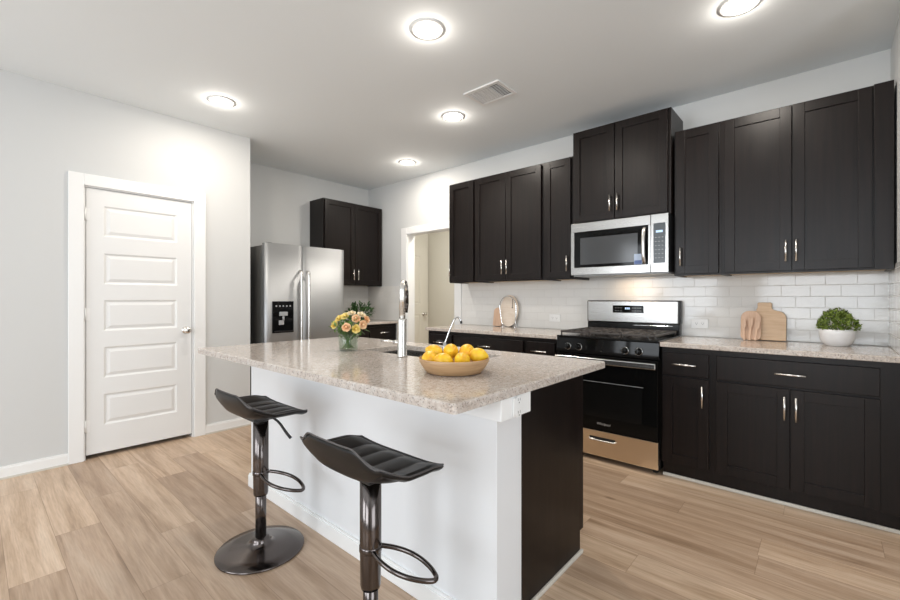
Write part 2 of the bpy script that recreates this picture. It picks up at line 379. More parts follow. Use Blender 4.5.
# left wall with the niche of the panelled door
g = G(); t = XL-0.26
g.box(t, XL, YS-0.12, 0.567, 0, H); g.box(t, XL, 1.295, 1.785, 0, H); g.box(t, XL, 0.567, 1.295, 2.05, H); g.box(t, XL-0.14, 0.567, 1.295, 0, 2.05)
g.box(XF-0.12, t, 1.665, 1.785, 0, H)
struct('wall_left', g, 'wall')
struct('wall_alcove', G().box(XF-0.12, XF, 1.785, YB+0.12, 0, H), 'wall')
g = G(); DX0, DX1, DZ = -4.055, -3.225, 2.045
g.box(XF, DX0, YB, YB+0.12, 0, H); g.box(DX1, XE, YB, YB+0.12, 0, H); g.box(DX0, DX1, YB, YB+0.12, DZ, H)
struct('wall_range', g, 'wall')
struct('wall_right', G().box(XR, XR+0.12, 2.9, YB, 0, H), 'wall')
# living area behind the camera with its windows
g = G()
def wall_holes_x(g, y0, y1, x0, x1, holes):
    xs = x0
    for a, b, z0, z1 in holes:
        g.box(xs, a, y0, y1, 0, H); g.box(a, b, y0, y1, 0, z0) if z0 > 0 else None; g.box(a, b, y0, y1, z1, H); xs = b
    g.box(xs, x1, y0, y1, 0, H)
wall_holes_x(g, YS-0.12, YS, XL, XE+0.12, [(-3.45, -1.75, 0.6, 2.4), (-0.95, 0.75, 0.6, 2.4)])
struct('wall_rear', g, 'wall')
g = G(); g.box(XE, XE+0.12, YS, -1.05, 0, H); g.box(XE, XE+0.12, 1.25, YB+0.12, 0, H); g.box(XE, XE+0.12, -1.05, 1.25, 2.4, H); g.box(XE, XE+0.12, -1.05, 1.25, 0, 0.3)
struct('wall_east', g, 'wall')
def window(n, x0, x1, z0, z1, axis):
    g = G()
    for a, b, c, d in ((x0, x1, z0, z0+0.05), (x0, x1, z1-0.05, z1), (x0, x0+0.05, z0+0.05, z1-0.05), (x1-0.05, x1, z0+0.05, z1-0.05), (x0+0.05, x1-0.05, (z0+z1)/2-0.02, (z0+z1)/2+0.02)):
        if axis == 'x': g.box(a, b, YS-0.09, YS-0.05, c, d)
        else: g.box(XE+0.05, XE+0.09, a, b, c, d)
    struct('window_%d' % n, g, 'trim')
window(1, -3.45, -1.75, 0.6, 2.4, 'x'); window(2, -0.95, 0.75, 0.6, 2.4, 'x'); window(3, -1.05, 1.25, 0.3, 2.4, 'y')
# small room beyond the doorway
struct('wall_pantry_left', G().box(-5.1, -4.98, YB+0.12, 5.2, 0, H), 'hall')
struct('wall_pantry_back', G().box(-4.98, -2.4, 5.08, 5.2, 0, H), 'hall')
struct('wall_pantry_right', G().box(-2.4, -2.28, YB+0.12, 5.2, 0, H), 'hall')
# baseboards
g = G()
def bbY(g, x, y0, y1, s):  # along y, facing s
    g.box(min(x, x+s*0.014), max(x, x+s*0.014), y0, y1, 0, 0.070); g.box(min(x, x+s*0.009), max(x, x+s*0.009), y0, y1, 0.070, 0.083)
bbY(g, XL, YS, 0.476, 1); bbY(g, XL, 1.386, 1.785, 1)
struct('baseboard_left', g, 'trim')
g = G(); bbY(g, XL, YS, 0.476, 1)
g2 = G(); g2.box(XL+0.014, XL+0.022, YS, 0.476, 0, 0.012); g2.box(XL+0.014, XL+0.022, 1.386, 1.785, 0, 0.012)
g.bm.free(); struct('baseboard_shoe_left', g2, 'shoe')
# casing of the panelled door
g = G()
g.box(XL, XL+0.018, 0.476, 0.564, 0, 2.138, 0.003); g.box(XL, XL+0.018, 1.298, 1.389, 0, 2.138, 0.003); g.box(XL, XL+0.0185, 0.564, 1.298, 2.052, 2.138, 0.003)
g.box(XL-0.13, XL, 0.567, 0.574, 0, 2.05); g.box(XL-0.13, XL, 1.288, 1.295, 0, 2.05); g.box(XL-0.13, XL, 0.574, 1.288, 2.043, 2.05)
struct('trim_1', g, 'trim')
# casing of the doorway in the range wall
g = G()
g.box(-4.152, DX0+0.008, YB-0.018, YB, 0, 2.12, 0.003); g.box(DX1-0.008, -3.13, YB-0.018, YB, 0, 2.12, 0.003); g.box(DX0+0.008, DX1-0.008, YB-0.0185, YB, 2.035, 2.12, 0.003)
g.box(DX0, DX0+0.015, YB, YB+0.12, 0, DZ); g.box(DX1-0.015, DX1, YB, YB+0.12, 0, DZ); g.box(DX0+0.015, DX1-0.015, YB, YB+0.12, DZ-0.015, DZ)
struct('trim_2', g, 'trim')

# doors
def knob(parent, p, d, m='nickel', name='knob'):
    p = Vector(p); d = Vector(d); q = Vector((0, 0, 1)).rotation_difference(d).to_matrix().to_4x4()
    g = G(); g.lathe([(0, 0), (0.031, 0), (0.031, 0.004), (0.026, 0.008), (0.012, 0.011), (0.010, 0.032), (0.018, 0.038), (0.0265, 0.048), (0.0275, 0.057), (0.022, 0.066), (0.010, 0.070), (0, 0.070)], seg=32, mtx=Matrix.Translation(p) @ q)
    return g.obj(name, m, parent)
def panel_door(name, y0, y1, z0, z1, xf, panels, py0, py1, m):
    """slab facing +x with raised panels"""
    g = G(); th = 0.035; dp = 0.008
    g.box(xf-th, xf-dp, y0, y1, z0, z1)
    g.box(xf-dp, xf, y0, py0, z0, z1); g.box(xf-dp, xf, py1, y1, z0, z1)
    zs = [z0]+[v for p in panels for v in p]+[z1]
    for k in range(0, len(zs), 2): g.box(xf-dp, xf, py0, py1, zs[k], zs[k+1])
    t = bmesh.new()
    def ring(ya, yb, za, zb, x): return [t.verts.new((x, ya, za)), t.verts.new((x, yb, za)), t.verts.new((x, yb, zb)), t.verts.new((x, ya, zb))]
    for za, zb in panels:
        R = [ring(py0+i, py1-i, za+i, zb-i, x) for i, x in ((0, xf), (0.012, xf-dp+0.0006), (0.020, xf-dp+0.0006), (0.040, xf-0.001))]
        for A, B in zip(R, R[1:]):
            for k in range(4): t.faces.new((A[k], A[(k+1) % 4], B[(k+1) % 4], B[k]))
        t.faces.new(R[-1])
    bmesh.ops.recalc_face_normals(t, faces=t.faces); g._add(t)
    return g.obj(name, m, kind='structure')
P = [(0.242, 0.478), (0.602, 0.838), (0.960, 1.196), (1.318, 1.554), (1.682, 1.916)]
d = panel_door('door_1', 0.5785, 1.2835, 0.034, 2.039, XL-0.004, P, 0.682, 1.172, 'door')
knob(d, (XL-0.004, 1.236, 0.936), (1, 0, 0))
for z in (0.25, 1.09, 1.84):
    g = G(); g.cyl((XL+0.005, 0.571, z-0.045), (XL+0.005, 0.571, z+0.045), 0.0065, seg=12); g.box(XL-0.004, XL-0.0015, 0.571, 0.600, z-0.045, z+0.045)
    g.obj('hinge', 'nickel' if False else 'trim', d)
d2 = panel_door('door_2', 4.30, 4.98, 0.012, 2.04, -4.975+0.036, [(0.25, 0.95), (1.12, 1.9)], 4.42, 4.86, 'hall')
knob(d2, (-4.939, 4.93, 0.95), (1, 0, 0))
g = G(); g.box(-4.98, -4.962, 4.985, 5.06, 0, 2.12); g.box(-4.98, -4.962, 4.21, 4.295, 0, 2.12); g.box(-4.98, -4.962, 4.295, 4.985, 2.045, 2.12)
struct('trim_3', g, 'hall')

# tiled backsplashes
tag(G().box(-3.128, XR-0.001, YB-0.0095, YB-0.0005, 0.915, 1.402).obj('tile_backsplash', 'tile_x'), 'long white subway tile backsplash behind the range and the cutting boards', 'backsplash')
o = G().box(XF+0.009, -4.154, YB-0.0095, YB-0.0005, 0.915, 1.372).obj('tile_backsplash', 'tile_x')
tag(o, 'narrow white tile backsplash left of the open doorway', 'backsplash')
tag(G().box(XF, XF+0.009, 2.84, YB, 0.915, 1.372).obj('tile_backsplash', 'tile_y'), 'white tile backsplash under the cabinet beside the refrigerator', 'backsplash')
tag(G().box(XR-0.009, XR, 3.10, YB-0.01, 0.915, 1.402).obj('tile_backsplash', 'tile_y'), 'sliver of tile backsplash on the right side wall at the frame edge', 'backsplash')

# ------------------------------------------------------------------ CABINETS (front faces local -y)
def bar_handle(parent, x, z, yf, L, vert, m='nickel', name='handle'):
    g = G(); y = yf-0.030
    if vert:
        g.cyl((x, y, z-L/2), (x, y, z+L/2), 0.006, seg=14)
        for s in (-1, 1): g.cyl((x, yf+0.001, z+s*L*0.36), (x, y, z+s*L*0.36), 0.0045, seg=10)
    else:
        g.cyl((x-L/2, y, z), (x+L/2, y, z), 0.006, seg=14)
        for s in (-1, 1): g.cyl((x+s*L*0.36, yf+0.001, z), (x+s*L*0.36, y, z), 0.0045, seg=10)
    return g.obj(name, m, parent)
def shaker(parent, x0, x1, z0, z1, yf, handle=None, fr=0.058, name='door'):
    g = G(); th = 0.020; b = 0.0012
    g.box(x0, x0+fr, yf, yf+th, z0, z1, b); g.box(x1-fr, x1, yf, yf+th, z0, z1, b)
    g.box(x0+fr, x1-fr, yf, yf+th, z0, z0+fr, b); g.box(x0+fr, x1-fr, yf, yf+th, z1-fr, z1, b)
    g.box(x0+fr-0.004, x1-fr+0.004, yf+0.009, yf+th-0.002, z0+fr-0.004, z1-fr+0.004)
    o = g.obj(name, 'dark', parent)
    if handle: bar_handle(o, handle[0], handle[1], yf, handle[2] if len(handle) > 2 else 0.135, True)
    return o
def drawer(parent, x0, x1, z0, z1, yf, hl=0.14):
    o = G().box(x0, x1, yf, yf+0.020, z0, z1, 0.003).obj('drawer', 'dark', parent)
    bar_handle(o, (x0+x1)/2, (z0+z1)/2, yf, hl, False); return o
def upper(label, x0, x1, z0, z1, wall, depth, doors, rz=0, group=None, ply=True):
    """x0..x1 local to wall line; origin at wall, doors list of (xa,xb,hx) in the same coordinates"""
    if rz == 0: loc = ((x0+x1)/2, wall, z0)
    else: loc = (wall, (x0+x1)/2, z0)
    t = thing('wall_cabinet', label, 'cabinet', loc, rz, group); c = (x0+x1)/2; hgt = z1-z0
    yf = -depth
    g = G(); hw = (x1-x0)/2
    g.box(-hw, hw, yf+0.022, -0.002, 0.012, hgt, 0.001); g.box(-hw, hw, yf+0.022, yf+0.042, 0.0, 0.0121)
    g.box(-hw, -hw+0.015, yf+0.042, -0.002, 0, 0.0121); g.box(hw-0.015, hw, yf+0.042, -0.002, 0, 0.0121)
    g.obj('carcass', 'dark', t)
    if ply: G().box(-hw+0.016, hw-0.016, yf+0.043, -0.004, 0.008, 0.0119).obj('underside_panel', 'maple_ply', t)
    for xa, xb, hx in doors:
        shaker(t, xa-c, xb-c, 0.012, hgt-0.012, yf, (hx-c, 0.135))
    return t
ZU0, ZU1, DU = 1.374, 2.432, 0.335
upper('single-door dark wall cabinet at the doorway end of the range wall', -3.040, -2.690, ZU0, ZU1, YB, DU, [(-3.028, -2.702, -3.000)])
upper('two-door dark wall cabinet over the counter left of the microwave', -2.690, -1.905, ZU0, ZU1, YB, DU, [(-2.678, -2.310, -2.334), (-2.304, -1.925, -2.278)])
upper('slim dark wall cabinet touching the left side of the microwave', -1.905, -1.612, ZU0, ZU1, YB, DU, [(-1.890, -1.640, -1.662)])
upper('tall-set dark wall cabinet above the microwave, raised over its neighbours', -1.608, -0.846, 1.832, 2.612, YB, 0.370, [(-1.598, -1.254, -1.280), (-1.248, -0.866, -1.222)], ply=False)
upper('single-door dark wall cabinet just right of the microwave', -0.832, -0.535, ZU0, ZU1, YB, DU, [(-0.818, -0.553, -0.785)])
t = upper('wide two-door dark wall cabinet above the cutting boards and potted plant', -0.535, 0.288, ZU0, ZU1, YB, DU, [(-0.517, -0.160, -0.187), (-0.154, 0.200, -0.136)])
G().box(0.332, 0.4115, -DU+0.006, -DU+0.0225, 0.0, ZU1-ZU0, 0.001).obj('filler_strip', 'dark', t)
upper('dark wall cabinet beside the steel refrigerator', 2.835, 3.742, 1.376, 2.430, XF, 0.330, [(2.848, 3.282, 3.250), (3.288, 3.722, 3.318)], rz=PI/2)

def base(label, x0, x1, drawers, doors, rz=0, wall=YB, front=0.640, hl=0.14, left_end=False):
    loc = ((x0+x1)/2, wall, 0) if rz == 0 else (wall, (x0+x1)/2, 0)
    t = thing('base_cabinet', label, 'cabinet', loc, rz); c = (x0+x1)/2; hw = (x1-x0)/2; yf = -front
    g = G(); g.box(-hw, hw, yf+0.021, -0.003, 0.10, 0.882, 0.001); g.box(-hw, hw, yf+0.058, -0.003, 0.0, 0.0999); g.obj('carcass', 'dark', t)
    for xa, xb in drawers: drawer(t, xa-c, xb-c, 0.700, 0.848, yf, hl)
    for xa, xb, hx in doors: shaker(t, xa-c, xb-c, 0.115, 0.686, yf, (hx-c, 0.580))
    return t
base('narrow dark base cabinet immediately right of the steel range', -0.838, -0.535, [(-0.825, -0.556)], [(-0.825, -0.556, -0.588)])
t = base('wide dark base cabinet below the cutting boards and potted plant', -0.535, 0.298, [(-0.514, 0.212)], [(-0.514, -0.154, -0.176), (-0.148, 0.212, -0.124)])
base('dark base cabinet at the doorway end of the range counter', -3.060, -2.715, [(-3.028, -2.730)], [(-3.028, -2.730, -3.0)])
base('middle dark base cabinet of the range counter, below the arched chrome stand', -2.715, -1.905, [(-2.700, -1.925)], [(-2.700, -2.315, -2.34), (-2.309, -1.925, -2.285)])
base('small dark base cabinet immediately left of the steel range', -1.905, -1.606, [(-1.888, -1.628)], [(-1.888, -1.628, -1.86)])
base('dark base cabinet in the corner beside the refrigerator', 2.835, 3.745, [(2.86, 3.285), (3.30, 3.72)], [(2.86, 3.285, 3.25), (3.30, 3.72, 3.33)], rz=PI/2, wall=XF, front=0.615)
# light moulding on the floor in front of the base cabinets
g = G(); prof = [(0, 0), (0, 0.020), (0.006, 0.018), (0.012, 0.012), (0.014, 0)]
t_ = bmesh.new()
tag(G().box(-0.838, 0.299, 3.152, 3.1675, 0, 0.020, 0.004).obj('shoe_molding', 'shoe'), 'pale shoe moulding on the floor along the cabinets right of the range', 'moulding')
tag(G().box(-3.06, -1.606, 3.152, 3.1675, 0, 0.020, 0.004).obj('shoe_molding', 'shoe'), 'pale shoe moulding on the floor along the cabinets left of the range', 'moulding')
g.bm.free(); t_.free()
# counters
def slab(name, label, boxes, bev=0.005):
    g = G()
    for b in boxes: g.box(*b, bev, 3)
    o = g.obj(name, 'granite'); return tag(o, label, 'countertop')
slab('countertop', 'speckled granite countertop right of the range holding the cutting board and plant', [(-0.842, 0.299, 3.098, 3.7405, 0.8825, 0.914)])
slab('countertop', 'speckled granite countertop left of the range under the arched chrome stand', [(-3.075, -1.602, 3.098, 3.7405, 0.8825, 0.914)])
slab('countertop', 'short granite countertop in the corner beside the refrigerator', [(-4.8505, -4.215, 2.832, 3.7405, 0.8825, 0.914)])

# ------------------------------------------------------------------ ISLAND
IX0, IX1 = -2.778, -0.850
t = thing('kitchen_island', 'white-painted kitchen island body with dark wood end panel below the granite top', 'kitchen island', (-1.8, 1.6, 0))
R = t
G().box(IX0, IX1, 1.205, 1.365, 0, 0.883, 0.002).obj('knee_wall', 'island_paint', t, R)
g = G(); g.box(IX0-0.004, -0.778, 1.128, 1.2049, 0.812, 0.883, 0.002); g.box(IX1+0.0001, -0.778, 1.2049, 1.310, 0.812, 0.883, 0.002)
g.obj('apron_board', 'trim', t, R)
g = G(); g.box(IX0-0.014, IX1+0.014, 1.191, 1.205, 0, 0.072, 0.002); g.box(IX0-0.014, IX0, 1.205, 1.365, 0, 0.072, 0.002); g.box(IX1, IX1+0.014, 1.205, 1.365, 0, 0.072, 0.002)
g.box(IX0-0.009, IX1+0.009, 1.196, 1.205, 0.072, 0.083)
g.box(IX1, IX1+0.009, 1.205, 1.365, 0.072, 0.083); g.obj('baseboard', 'trim', t, R)
g = G(); g.box(-0.893, -0.875, 1.3655, 1.925, 0.0, 0.883, 0.001); g.box(-0.893, -0.875, 1.9251, 1.960, 0.105, 0.883, 0.001)
g.obj('end_panel', 'dark', t, R)
G().box(-0.875, -0.862, 1.3655, 1.935, 0, 0.018, 0.004).obj('shoe_molding', 'shoe', t, R)
g = G(); g.box(-2.74, -0.8935, 1.3655, 1.385, 0.105, 0.883); g.box(-2.74, -2.722, 1.385, 1.94, 0.105, 0.883); g.box(-2.722, -0.8935, 1.92, 1.94, 0.105, 0.66); g.box(-2.722, -0.8935, 1.92, 1.94, 0.845, 0.883)
g.box(-2.74, -0.8935, 1.3655, 1.91, 0, 0.1049)
g.obj('cabinet_box', 'dark', t, R)
n = 4; wd = (2.74-0.8935)/n
for k in range(n):
    a = -2.74+k*wd+0.008; b = a+wd-0.016
    g = G(); fr = 0.055
    g.box(a, a+fr, 1.9405, 1.960, 0.12, 0.69, 0.001); g.box(b-fr, b, 1.9405, 1.960, 0.12, 0.69, 0.001); g.box(a+fr, b-fr, 1.9405, 1.960, 0.12, 0.175, 0.001); g.box(a+fr, b-fr, 1.9405, 1.960, 0.635, 0.69, 0.001); g.box(a+fr, b-fr, 1.942, 1.952, 0.175, 0.635)
    o = g.obj('door', 'dark', t, R)
    hx = b-0.03 if k % 2 == 0 else a+0.03
    g = G(); g.cyl((hx, 1.99, 0.53), (hx, 1.99, 0.66), 0.006, seg=12)
    for z in (0.55, 0.64): g.cyl((hx, 1.959, z), (hx, 1.99, z), 0.0045, seg=8)
    g.obj('handle', 'nickel', o, R)
    g = G(); g.box(a, b, 1.9405, 1.960, 0.70, 0.848, 0.003); o = g.obj('drawer', 'dark', t, R)
    g = G(); c = (a+b)/2; g.cyl((c-0.07, 1.99, 0.774), (c+0.07, 1.99, 0.774), 0.006, seg=12)
    for x in (c-0.05, c+0.05): g.cyl((x, 1.959, 0.774), (x, 1.99, 0.774), 0.0045, seg=8)
    g.obj('handle', 'nickel', o, R)
def outlet(label, p, rz, horiz=False, w=0.072, h=0.115):
    t = thing('power_outlet', label, 'outlet', p, rz)
    if horiz: w, h = h, w
    G().box(-w/2, w/2, -0.006, 0, -h/2, h/2, 0.002).obj('cover_plate', 'white_plastic', t)
    for s in (-1, 1):
        g = G(); cx, cz = (s*0.021, 0) if horiz else (0, s*0.021)
        o = g.box(cx-0.014, cx+0.014, -0.0075, -0.0061, cz-0.014, cz+0.014, 0.0006).obj('socket', 'white_plastic', t)
        g = G()
        for dx in (-0.006, 0.006): g.box(cx+dx-0.001, cx+dx+0.001, -0.0079, -0.0076, cz-0.002, cz+0.007)
        g.box(cx-0.002, cx+0.002, -0.0079, -0.0076, cz-0.010, cz-0.006); g.obj('slot', 'socket', o)
    return t
outlet('small white outlet on the end of the island apron under the countertop', (-0.7775, 1.222, 0.8475), PI/2, False, 0.062, 0.060)
outlet('white horizontal outlet on the tiles just right of the range', (-0.728, YB-0.0095, 1.015), 0, True)
outlet('faint white outlet on the tiles left of the range', (-1.955, YB-0.0095, 1.020), 0, True)

# island top with a real sink opening
SX0, SX1, SY0, SY1 = -2.02, -1.25, 1.500, 1.840
TX0, TX1, TY0, TY1 = -2.800, -0.775, 0.897, 1.985
bm = bmesh.new()
def rrect(x0, x1, y0, y1, r, n=6):
    pts = []
    for cx, cy, a0 in ((x1-r, y0+r, -PI/2), (x1-r, y1-r, 0), (x0+r, y1-r, PI/2), (x0+r, y0+r, PI)):
        for k in range(n+1):
            a = a0+PI/2*k/n; pts.append((cx+r*math.cos(a), cy+r*math.sin(a)))
    return pts
def loops_mesh(g, rings):
    t = bmesh.new(); R = [[t.verts.new((x, y, z)) for x, y in pts] for pts, z in rings]
    for A, B in zip(R, R[1:]):
        for k in range(len(A)): t.faces.new((A[k], A[(k+1) % len(A)], B[(k+1) % len(A)], B[k]))
    return t, R
bm.free()
g = G(); e = 0.006
rings = [(rrect(TX0, TX1, TY0, TY1, 0.012), 0.884), (rrect(TX0, TX1, TY0, TY1, 0.012), 0.914-e),
         (rrect(TX0+0.0018, TX1-0.0018, TY0+0.0018, TY1-0.0018, 0.011), 0.914-0.0018), (rrect(TX0+e, TX1-e, TY0+e, TY1-e, 0.008), 0.914),
         (rrect(SX0, SX1, SY0, SY1, 0.03), 0.914), (rrect(SX0+0.003, SX1-0.003, SY0+0.003, SY1-0.003, 0.03), 0.911), (rrect(SX0+0.003, SX1-0.003, SY0+0.003, SY1-0.003, 0.03), 0.884)]
t_, RR = loops_mesh(g, rings)
A, B = RR[-1], RR[0]
for k in range(len(A)): t_.faces.new((A[k], A[(k+1) % len(A)], B[(k+1) % len(A)], B[k]))
bmesh.ops.recalc_face_normals(t_, faces=t_.faces); g._add(t_)
tag(g.obj('island_countertop', 'granite'), 'large glossy speckled granite slab on top of the kitchen island', 'countertop')
t = thing('kitchen_sink', 'stainless steel undermount sink set in the island top', 'sink', ((SX0+SX1)/2, (SY0+SY1)/2, 0.69))
g = G(); s = 0.0032
rings = [(rrect(SX0-0.02, SX1+0.02, SY0-0.02, SY1+0.02, 0.03), 0.8835), (rrect(SX0+s, SX1-s, SY0+s, SY1-s, 0.03), 0.8835), (rrect(SX0+0.006, SX1-0.006, SY0+0.006, SY1-0.006, 0.05), 0.70), (rrect(SX0+0.03, SX1-0.03, SY0+0.03, SY1-0.03, 0.05), 0.682)]
t_, RR = loops_mesh(g, rings); t_.faces.new(RR[-1]); bmesh.ops.recalc_face_normals(t_, faces=t_.faces); g._add(t_)
o = g.obj('basin', 'steel', t, t)
G().lathe([(0, 0.003), (0.02, 0.003), (0.04, 0.004), (0.045, 0.0005), (0.045, 0)], ((SX0+SX1)/2, (SY0+SY1)/2+0.05, 0.682), 28).obj('drain', 'chrome', t, t)

# faucets
FX, FY = -1.606, 1.452
t = thing('kitchen_faucet', 'tall stainless pull-down faucet standing at the island sink', 'faucet', (FX, FY, 0.914))
g = G(); g.lathe([(0, 0), (0.027, 0), (0.027, 0.006), (0.024, 0.012), (0.0235, 0.185), (0.021, 0.192), (0, 0.192)], (FX, FY, 0.914)); g.obj('body', 'nickel', t, t)
g = G(); pts = [(FX, FY, 1.10), (FX, FY, 1.22)]
for k in range(0, 13):
    a = PI*k/12; e_ = 0.034*(1-math.cos(a)); pts.append((FX-0.56*e_, FY+0.83*e_, 1.245+0.045*math.sin(a)))
g.tube(pts, 0.0155, 16); g.obj('spout', 'nickel', t, t)
ex, ey = FX-0.56*0.068, FY+0.83*0.068
g = G(); g.cyl((ex, ey, 1.250), (ex, ey, 1.185), 0.0165, 0.0175); g.cyl((ex, ey, 1.185), (ex, ey, 1.135), 0.0175, 0.0125); g.obj('spray_head', 'black_chrome', t, t)
g = G(); g.cyl((FX-0.015, FY, 0.985), (FX-0.048, FY-0.012, 0.985), 0.013); g.tube([(FX-0.042, FY-0.010, 0.985), (FX-0.075, FY-0.035, 0.992), (FX-0.105, FY-0.05, 0.990)], [0.008, 0.006], 10); g.obj('lever_handle', 'nickel', t, t)
QX, QY = -1.715, 1.895
t = thing('filtered_water_tap', 'slim curved chrome tap leaning behind the bowl of lemons', 'faucet', (QX, QY, 0.914))
G().lathe([(0, 0), (0.020, 0), (0.020, 0.006), (0.013, 0.010), (0.012, 0.03), (0, 0.032)], (QX, QY, 0.914), 24).obj('base', 'chrome', t, t)
r_ = Vector((0.75, 0.66, 0)); Q = Vector((QX, QY, 0.94))
pts = [Q, Q+r_*0.018+Vector((0, 0, 0.05)), Q+r_*0.045+Vector((0, 0, 0.12)), Q+r_*0.062+Vector((0, 0, 0.152)), Q+r_*0.078+Vector((0, 0, 0.158)), Q+r_*0.090+Vector((0, 0, 0.145)), Q+r_*0.098+Vector((0, 0, 0.122))]
G().tube(pts, 0.0052, 10, smooth_path=2).obj('spout', 'chrome', t, t)
G().cyl(pts[-1]+r_*-0.002+Vector((0, 0, 0.012)), pts[-1]+Vector((0, 0, -0.004)), 0.007).obj('nozzle', 'black_plastic', t, t)
G().tube([Q+Vector((0, 0, -0.008)), Q-r_*0.02+Vector((0, 0, 0.016)), Q-r_*0.05+Vector((0, 0, 0.014))], 0.004, 8, smooth_path=1).obj('lever', 'black_plastic', t, t)

# ------------------------------------------------------------------ BAR STOOLS (front = local +x)
def make_stool(label):
    t = thing('bar_stool', label, 'bar stool')
    g = G(); g.lathe([(0, 0), (0.194, 0), (0.198, 0.003), (0.198, 0.007), (0.194, 0.011), (0.14, 0.020), (0.07, 0.030), (0.048, 0.036), (0.042, 0.050), (0.040, 0.058), (0.034, 0.064), (0, 0.064)], seg=64)
    g.obj('base', 'black_chrome', t)
    G().cyl((0, 0, 0.055), (0, 0, 0.32), 0.0245, seg=32).obj('lower_pole', 'black_chrome', t)
    g = G(); g.lathe([(0.026, 0.262), (0.031, 0.264), (0.0335, 0.275), (0.035, 0.40), (0.035, 0.638), (0, 0.638)], seg=32); g.obj('pole_sleeve', 'black_chrome', t)
    # footrest: D-shaped loop in front
    hp = [(0.030, 0.026, 0.372), (0.070, 0.046, 0.366), (0.125, 0.059, 0.357), (0.180, 0.054, 0.348), (0.228, 0.035, 0.340), (0.257, 0.014, 0.335)]
    pts = [(x, -y, z) for x, y, z in hp]+[(0.263, 0, 0.334)]+hp[::-1]
    G().tube(pts, 0.0080, 10, smooth_path=2).obj('footrest', 'black_chrome', t)
    G().lathe([(0.0352, 0.362), (0.0372, 0.364), (0.0372, 0.380), (0.0352, 0.382)], seg=32).obj('footrest_collar', 'black_chrome', t)
    g = G(); g.box(-0.075, 0.075, -0.065, 0.065, 0.636, 0.654, 0.003); g.lathe([(0.0355, 0.62), (0.042, 0.624), (0.046, 0.638), (0, 0.638)], seg=24); g.obj('seat_plate', 'black_plastic', t)
    g = G(); g.tube([(0.05, 0.03, 0.640), (0.072, 0.055, 0.615), (0.094, 0.078, 0.565), (0.108, 0.096, 0.535)], [0.005, 0.0075], 10, smooth_path=1); g.obj('lift_lever', 'black_plastic', t)
    # the seat looks along local +y; channels run from back to front
    NU, NV = 44, 84
    L2, W2 = 0.134, 0.224
    def sst(a, b, x): x = min(1, max(0, (x-a)/(b-a))); return x*x*(3-2*x)
    def xy(u, v):
        a = 2*u-1; ww = W2*(1-0.075*abs(a)**3); ll = L2*(1-0.10*abs(v)**4)
        return v*ww, a*ll
    def top(u, v):
        x, y = xy(u, v); bk = max(0, (0.36-u)/0.36)
        f = 1-0.62*sst(0.50, 1.0, abs(v))
        z = 0.676+0.106*f*bk**1.35+0.026*abs(v)**4*(1-0.3*u)-0.010*sst(0.75, 1, u)
        y -= 0.022*f*bk
        if abs(v) < 0.93 and u > 0.10:
            z += 0.0075*abs(math.sin(PI*2.5*(v+1)))**0.5*sst(0.10, 0.24, u)*(1-sst(0.90, 0.98, u))
        return Vector((x, y, z))
    def bot(u, v):
        p = top(u, v); x, y = xy(u, v); bk = max(0, (0.36-u)/0.36)
        z = 0.652+0.036*abs(v)**3+0.018*sst(0.6, 1, u)+0.022*bk**2
        return Vector((x*(1-0.05*abs(v)**2), y*(0.90 if u < 0.5 else 0.97), min(z, p.z-0.020)))
    tb = bmesh.new(); T = []; B = []
    for i in range(NU+1):
        T.append([tb.verts.new(top(i/NU, -1+2*j/NV)) for j in range(NV+1)])
        B.append([tb.verts.new(bot(i/NU, -1+2*j/NV)) for j in range(NV+1)])
    for i in range(NU):
        for j in range(NV):
            tb.faces.new((T[i][j], T[i+1][j], T[i+1][j+1], T[i][j+1])); tb.faces.new((B[i][j], B[i][j+1], B[i+1][j+1], B[i+1][j]))
    K = 6
    rim = [(i, 0) for i in range(NU)]+[(NU, j) for j in range(NV)]+[(i, NV) for i in range(NU, 0, -1)]+[(0, j) for j in range(NV, 0, -1)]
    cols = []
    for i, j in rim:
        a, b = T[i][j], B[i][j]; c = Vector((0, 0, 0.66)); out = Vector((a.co.x, a.co.y*1.2, 0)).normalized()
        cols.append([a]+[tb.verts.new(a.co.lerp(b.co, k/K)+out*0.010*math.sin(PI*k/K)**0.7) for k in range(1, K)]+[b])
    n_ = len(cols)
    for k in range(n_):
        A_, B_ = cols[k], cols[(k+1) % n_]
        for q in range(K): tb.faces.new((A_[q], B_[q], B_[q+1], A_[q+1]))
    bmesh.ops.recalc_face_normals(tb, faces=tb.faces)
    g = G(); g._add(tb, None, True); so = g.obj('seat', 'leather', t)
    lp = [top(i/NU, -1)*1 for i in range(0, NU, 2)]+[top(1, -1+2*j/NV) for j in range(0, NV, 3)]+[top(i/NU, 1) for i in range(NU, 0, -2)]+[top(0, -1+2*j/NV) for j in range(NV, 0, -3)]
    lp = [p+Vector((p.x, p.y, 0)).normalized()*0.004+Vector((0, 0, -0.0005)) for p in lp]
    G().tube(lp, 0.0028, 6, closed=True).obj('piping', 'thread', so)
    return t
st = make_stool('black leather swivel stool farther from the camera, its round chrome base in view')
def aim_footrest(st, deg):
    for c in st.children:
        if c.name.startswith('footrest'): c.rotation_euler = (0, 0, math.radians(deg))
st.location = (-2.042, 0.932, 0); aim_footrest(st, 17)
st['group'] = 'bar stools at the island'
s2 = copy_tree(st); s2['label'] = 'black leather swivel stool nearest the camera, its base out of the frame'
s2.location = (-1.118, 0.872, 0); aim_footrest(s2, 16)
for c in s2.children:
    if c.name.startswith('footrest'): c.location.z = 0.022; c.scale = (0.92, 0.92, 1) if 'collar' not in c.name else (1, 1, 1)
for c in s2.children:
    if c.name.startswith('lift_lever'): c.rotation_euler = (0, 0, math.radians(105))

